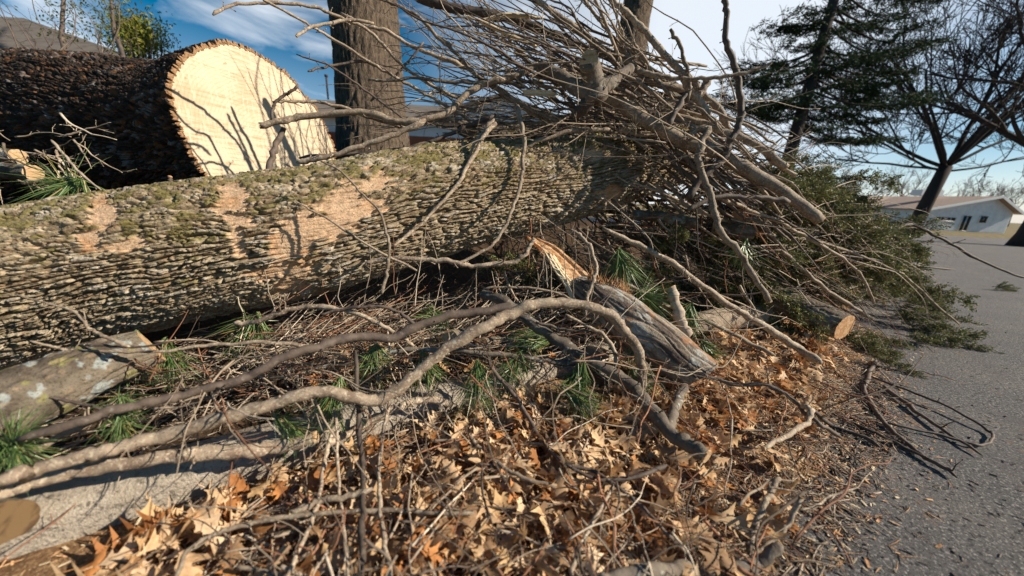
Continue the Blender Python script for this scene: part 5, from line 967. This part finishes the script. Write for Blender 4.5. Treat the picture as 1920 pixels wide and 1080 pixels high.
# pine on the right
def pine():
    rr = np.random.default_rng(33); D = 13.0; b = P(1478, 300, D); tpv = P(1572, -30, D); 
    base = b.copy(); d = (tpv-b)/np.linalg.norm(tpv-b); base = b-d*((b[2]+.1)/d[2]); t = empty('pine_tree', base); tag(t, 'tall dark pine with drooping layered boughs against the sky', 'tree')
    top = tpv+d*4.5; mb = MB(); mb.tube([base, b, (b+tpv)/2, tpv, top], [.26, .22, .19, .16, .05], 10)
    wb = mb; V = []; Cc = []
    # pads: pixel position of tip, root height on the trunk
    tips = []
    for (x, y) in [(1345, 180), (1370, 200), (1395, 120), (1400, 205), (1440, 45), (1420, 215), (1450, 60), (1455, 120), (1440, 140), (1480, 85), (1500, 130), (1475, 180), (1520, 175), (1560, 200), (1600, 150), (1640, 120), (1690, 100), (1730, 90), (1770, 75), (1650, 165), (1700, 150), (1560, 60), (1620, 60), (1660, 40), (1600, 20), (1540, 20), (1500, 20), (1580, 100), (1720, 130), (1640, 190), (1600, 215), (1660, 225), (1560, 240), (1620, 262), (1680, 260), (1580, 262), (1540, 225), (1520, 240), (1700, 30), (1740, 50), (1700, -10), (1760, 0), (1660, -30), (1600, -60), (1520, -50), (1700, 195), (1740, 175), (1400, 160), (1425, 180), (1755, 185), (1570, 130), (1610, 110), (1530, 150), (1490, 50)]:
        tips.append(P(x, y, D+rr.uniform(-1.3, 1.3)))
    for k in range(12):
        h = rr.uniform(.25, 1.15); tr = b+(top-b)*h*.8; an = rr.uniform(0, 6.28); L_ = rr.uniform(1.5, 3.2)*(1.2-h*.6); tips.append(tr+np.array([math.cos(an)*L_, abs(math.sin(an))*L_+.3, -.2]))
    for tip in tips:
        f = np.clip((tip[2]+.35*np.hypot(*(tip-b)[:2])*.3-b[2])/(top[2]-b[2]), 0.02, .97); root = b+(top-b)*f; v = tip-root; L_ = np.linalg.norm(v)
        pts = [root+v*q+np.array([0, 0, -.10*L_*math.sin(q*math.pi)]) for q in np.linspace(0, 1, 6)]; wb.tube(pts, np.linspace(.05, .012, 6), 5)
        nsp = int(11+17*L_)
        for q in range(nsp):
            s = rr.uniform(.35, 1.05)**.8; c = root+v*s+np.array([0, 0, -.10*L_*math.sin(min(s, 1)*math.pi)])+rr.normal(0, 1, 3)*np.array([.26, .26, .055])*(1.0)
            tone = rr.uniform(.5, 1.5); m = 16
            dd = rr.normal(0, 1, (m, 3))*np.array([1, 1, .45])+v/L_*.5; dd /= np.linalg.norm(dd, axis=1)[:, None]; pr = np.cross(dd, rr.normal(0, 1, (m, 3))); pr /= np.linalg.norm(pr, axis=1)[:, None]
            cc = c+rr.normal(0, .06, (m, 3))*np.array([1, 1, .5]); ll = rr.uniform(.08, .20, (m, 1)); ww = rr.uniform(.010, .022, (m, 1))
            V.append(np.stack([cc, cc+dd*ll*.5+pr*ww, cc+dd*ll, cc+dd*ll*.5-pr*ww], 1).reshape(-1, 3)); Cc.append(np.tile(np.array([.028, .05, .020])*tone, (m*4, 1)))
    V = np.concatenate(V); obj('foliage', V, np.arange(len(V)).reshape(-1, 4), M['pinefar'], t, False, np.concatenate(Cc)); wb.build('trunk', M['fartree'], t)
pine()
# shrub and saplings upper left
def shrub():
    rr = np.random.default_rng(4); D = 6.5; t = empty('evergreen_shrub', np.array([P(250, 110, D)[0], P(250, 110, D)[1], .8])); tag(t, 'yellow-green leafy shrub glowing behind the huge butt log', 'shrub')
    mb = MB(); V = []; Cc = []; base = np.array(t.location)
    for k in range(46):
        x = rr.normal(258, 27); y = rr.uniform(30, 105); c0 = P(x, y, D+rr.normal(0, .3)); 
        if y < 45 and x > 285: continue
        mb.tube([base, (base+c0)/2+rr.normal(0, .08, 3), c0], [.025, .014, .006], 5)
        for q in range(90):
            c = c0+rr.normal(0, .13, 3); dd = rr.normal(0, 1, 3)+np.array([0, 0, .8]); dd /= np.linalg.norm(dd); pr = np.cross(dd, rr.normal(0, 1, 3)); pr /= np.linalg.norm(pr); ll = rr.uniform(.04, .10); ww = .013
            V += [c, c+dd*ll*.5+pr*ww, c+dd*ll, c+dd*ll*.5-pr*ww]; h = rr.random(); Cc += [np.array([.13, .16, .02])*(1-h)+np.array([.24, .22, .03])*h]*4
    obj('leaves', V, np.arange(len(V)).reshape(-1, 4), M['shrub'], t, False, np.array(Cc)); mb.build('stems', M['fartree'], t)
shrub()
for i, (px, w0, D, lab) in enumerate([([(122, 100), (116, 60), (118, 20), (122, -20)], 8, 4.8, 'dark sapling stem at the far left before the grey roof'), ([(232, 108), (214, 60), (211, 20), (207, -20)], 7, 5.0, 'thin sapling stem rising through the left of the leafy shrub')]):
    pw = np.array([P(x, y, D) for x, y in px]); pw = np.vstack([[pw[0][0], pw[0][1], .8], pw])
    o, pts, rad = mk_branch('sapling', lab, pw, np.array([w0, w0, w0*.9, w0*.7, w0*.6])*.5*D/F_PX, 'branch_d', spurs=14, smax=.9, cat='sapling', k=8)
    rr = np.random.default_rng(i); V = []; Cc = []
    for q in range(260):
        c = P(rr.normal(150, 45), rr.uniform(-10, 75), D+rr.normal(0, .2)); dd = rr.normal(0, 1, 3); dd /= np.linalg.norm(dd); pr = np.cross(dd, rr.normal(0, 1, 3)); pr /= np.linalg.norm(pr); ll = .05; V += [c, c+dd*ll*.5+pr*.010, c+dd*ll, c+dd*ll*.5-pr*.010]; Cc += [np.array([.09, .10, .03])]*4
    obj('leaves', V, np.arange(len(V)).reshape(-1, 4), M['shrub'], o, False, np.array(Cc))
rr = np.random.default_rng(77)
for i in range(12):
    x = rr.uniform(40, 230); D = rr.uniform(3.8, 4.6)
    free_branch(P(x, 110, D), P(x+rr.uniform(-110, 60), rr.uniform(-40, 40), D), .007, .0025, .12, 'thin bare sapling shoot over the huge butt log at the upper left', 'bare shoots behind the butt log', 'branch_d', 5, 1500+i, .3)
# ================= houses =================
def slab(mb, quad, th):
    q = np.array(quad, float); n = np.cross(q[1]-q[0], q[2]-q[0]); n /= np.linalg.norm(n); n = n if n[2] > 0 else -n
    V = np.vstack([q, q-n*th]); mb.add(V, [(0, 1, 2, 3), (7, 6, 5, 4), (0, 4, 5, 1), (1, 5, 6, 2), (2, 6, 7, 3), (3, 7, 4, 0)])
def frame_panel(t, nm, c, w_, h_, panes, ax=(1, 0, 0), nrm=(0, -1, 0)):
    ax = np.array(ax, float); nrm = np.array(nrm, float); rot = np.stack([ax, -nrm, [0, 0, 1.]], 1); c = np.array(c, float)
    mb = MB(); fw = .07
    for sx in (-1, 1): mb.box(c+ax*sx*(w_/2)+nrm*.03, (fw, .08, h_+fw), rot)
    for sz in (-1, 1): mb.box(c+np.array([0, 0, sz*h_/2])+nrm*.032, (w_-fw, .08, fw), rot)
    for i in range(1, panes): mb.box(c+ax*(w_*(i/panes-.5))+nrm*.034, (.05, .06, h_-fw), rot)
    f = mb.build(nm, M['trim'], t); g = MB(); g.box(c+nrm*.012, (w_-fw*.9, .02, h_-fw*.9), rot); g.build('pane', M['glass'], t); return f
# white gabled house, far right
t = empty('white_house', (52.5, 38, .1)); tag(t, 'white sided house with a low tan gable roof across the road', 'house')
HD = 38.0
def hx(px): return (P(px, 400, HD))
def wallpt(px, py): p = P(px, py, HD); return p
pl = wallpt(1722, 430); prr = wallpt(1882, 437); pk = wallpt(1842, 368); el = wallpt(1729, 391); er = wallpt(1890, 397)
y0 = pl[1]; x0 = pl[0]; x1 = prr[0]; zb = -.3; ze = (el[2]+er[2])/2; zp = pk[2]; xp = pk[0]; dp = 14
V = [(x0, y0, zb), (x1, y0, zb), (x1, y0, ze), (xp, y0, zp-.12), (x0, y0, ze), (x0, y0+dp, zb), (x1, y0+dp, zb), (x1, y0+dp, ze), (xp, y0+dp, zp-.12), (x0, y0+dp, ze)]
mb = MB(); mb.add(V, [(0, 1, 2, 3, 4), (9, 8, 7, 6, 5), (0, 4, 9, 5), (1, 6, 7, 2)])
nl = 22
for i in range(nl):
    z = zb+.1+i*(ze-zb-.1)/nl; mb.box(((x0+x1)/2, y0-.012, z), (x1-x0+.02, .02, .018))
for i in range(9):
    z = ze+.05+i*(zp-ze)/9; fl = (zp-.2-z)/(zp-.12-ze); 
    if fl > .05: mb.box(((x0+(xp-x0)*(1-fl)+x1-(x1-xp)*(1-fl))/2, y0-.012, z), ((x1-x0)*fl, .02, .018))
mb.build('wall', M['siding'], t, smooth=False)
mb = MB(); ov = .5
slab(mb, [(x0-ov, y0-.6, ze-.12), (xp, y0-.6, zp), (xp, y0+dp+.6, zp), (x0-ov, y0+dp+.6, ze-.12)], .12); slab(mb, [(xp+.003, y0-.6, zp), (x1+ov, y0-.6, ze-.12), (x1+ov, y0+dp+.6, ze-.12), (xp+.003, y0+dp+.6, zp)], .12)
rf = mb.build('roof', M['tanshingle'], t, smooth=False)
mb = MB()
for a, b in (((x0-ov, ze-.12), (xp, zp)), ((xp, zp), (x1+ov, ze-.12))):
    L_ = math.hypot(b[0]-a[0], b[1]-a[1]); an = math.atan2(b[1]-a[1], b[0]-a[0]); rot = np.array(Matrix.Rotation(-an, 3, 'Y')); mb.box(((a[0]+b[0])/2, y0-.63, (a[1]+b[1])/2-.06), (L_, .05, .24), rot)
mb.build('fascia', M['trim'], t, smooth=False)
mb = MB(); mb.box((xp-3, y0+4, zp+.25), (2.6, 1.2, .7)); mb.build('chimney', M['trim'], rf and t, smooth=False)
def onwall(px, py): p = P(px, py, HD); return p
a = onwall(1765, 410); frame_panel(t, 'window', (a[0], y0, a[2]), 2.3, .45, 4)
a = onwall(1834, 411); frame_panel(t, 'window', (a[0], y0, a[2]), .9, .8, 1)
a = onwall(1803, 418); frame_panel(t, 'door', (a[0], y0, a[2]), 1.0, 1.7, 2)
# second house further left with wide pinkish roof
t = empty('low_house', (40, 42, .1)); tag(t, 'low pale house with a wide pinkish brown roof left of the white gabled house', 'house')
a = P(1600, 436, 44); b = P(1712, 436, 44); ya = a[1]; ze = P(1650, 398, 44)[2]; zr = P(1650, 366, 44)[2]
mb = MB(); mb.box(((a[0]+b[0])/2, ya+4, (ze-.5)/2), (b[0]-a[0], 8, ze+.5)); mb.build('wall', M['siding'], t, smooth=False)
mb = MB(); slab(mb, [(a[0]-.5, ya-.6, ze-.05), (b[0]+.5, ya-.6, ze-.05), (b[0]+.5, ya+4, zr), (a[0]-.5, ya+4, zr)], .12); slab(mb, [(a[0]-.5, ya+4.003, zr), (b[0]+.5, ya+4.003, zr), (b[0]+.5, ya+8.6, ze-.05), (a[0]-.5, ya+8.6, ze-.05)], .12); mb.build('roof', M['tanshingle'], t, smooth=False)
m_ = P(1682, 412, 44); frame_panel(t, 'window', (m_[0], ya, m_[2]), 2.2, .9, 3)
mb = MB(); c_ = P(1665, 425, 44); mb.box((c_[0], ya-.04, c_[2]), (3.4, .06, 1.5)); mb.build('garage_door', M['trim'], t, smooth=False)
# house behind the heap: grey roof, white gable, orange brick
t = empty('brick_house', (0, 15, .8)); tag(t, 'low orange brick house with a grey roof and white gable behind the heap', 'house')
HD2 = 15.0
a = P(560, 262, HD2); b = P(1085, 262, HD2); ya = a[1]; g0 = P(798, 225, HD2); g1 = P(1075, 225, HD2); pk = P(945, 190, HD2); rl = P(620, 160, HD2)
ze = g0[2]; zp = pk[2]
zk = P(900, 262, HD2)[2]
mb = MB(); mb.box(((a[0]+b[0])/2, ya+4.5, zk/2), (b[0]-a[0], 9, zk)); mb.build('wall', M['brick'], t, smooth=False)
mb = MB(); mb.box(((a[0]+b[0])/2, ya+4.5, (zk+ze)/2), (b[0]-a[0], 8.99, ze-zk)); mb.build('siding', M['siding'], t, smooth=False)
mb = MB(); V = [(g0[0], ya-.3, ze), (g1[0], ya-.3, ze), (pk[0], ya-.3, zp), (g0[0], ya+4, ze), (g1[0], ya+4, ze), (pk[0], ya+4, zp)]; mb.add(V, [(0, 1, 2), (5, 4, 3), (0, 2, 5, 3), (1, 4, 5, 2), (0, 3, 4, 1)])
for i in range(6):
    f = (i+.5)/6.5; xa = g0[0]+(pk[0]-g0[0])*f; xb = g1[0]+(pk[0]-g1[0])*f; mb.box(((xa+xb)/2, ya-.31, ze+(zp-ze)*f), (xb-xa, .02, .02))
mb.build('gable', M['siding'], t, smooth=False)
mb = MB()
for p_, q_ in (((g0[0]-.3, ze-.08), (pk[0], zp+.05)), ((pk[0], zp+.05), (g1[0]+.3, ze-.08))):
    slab(mb, [(p_[0], ya-.6, p_[1]), (q_[0], ya-.6, q_[1]), (q_[0], ya+4.2, q_[1]), (p_[0], ya+4.2, p_[1])], .12)
zr = rl[2]+.25
slab(mb, [(a[0]-4, ya-.4, ze-.05), (g1[0]+1, ya-.4, ze-.05), (g1[0]-2, ya+4.5, zr), (a[0]-2, ya+4.5, zr)], .14)
slab(mb, [(a[0]-2, ya+4.503, zr), (g1[0]-2, ya+4.503, zr), (g1[0]+1, ya+9.4, ze-.05), (a[0]-4, ya+9.4, ze-.05)], .14)
mb.build('roof', M['shingle'], t, smooth=False)
mb = MB(); c_ = P(612, 148, HD2+3); mb.tube([(c_[0], c_[1], c_[2]-1.0), (c_[0], c_[1], c_[2]+.1)], [.05, .05], 8); mb.tube([(c_[0], c_[1], c_[2]+.1), (c_[0], c_[1], c_[2]+.2)], [.09, .09], 8); mb.build('vent_pipe', M['fartree'], t)
# grey roof upper left
t = empty('grey_roof_house', (-9, 8, .8)); tag(t, 'house with a broad dark grey roof behind the huge butt log at the upper left', 'house')
a = P(-260, 118, 8); b = P(330, 108, 8); r0 = P(-200, 28, 9.5); r1 = P(120, 60, 9.5)
ze = P(200, 128, 8)[2]; ya = a[1]; zr = P(40, 32, 10.5)[2]
mb = MB(); mb.box(((a[0]+b[0])/2, ya+3.5, ze/2), (b[0]-a[0]-.8, 6.4, ze-.1)); mb.build('wall', M['fartree'], t, smooth=False)
mb = MB(); xr = P(40, 32, 10.5)[0]
slab(mb, [(a[0]-2, ya, ze), (b[0], ya, ze), (xr, ya+3.3, zr), (a[0]-2, ya+3.3, zr)], .12)
slab(mb, [(xr, ya+3.303, zr), (b[0], ya+6.8, ze), (a[0]-2, ya+6.8, ze), (a[0]-2, ya+3.303, zr)], .12)
mb.add([(b[0]-.003, ya+.003, ze-.003), (b[0]-.003, ya+6.79, ze-.003), (xr+.003, ya+3.303, zr-.003)], [(0, 1, 2)])
mb.build('roof', M['shingle'], t, smooth=False)
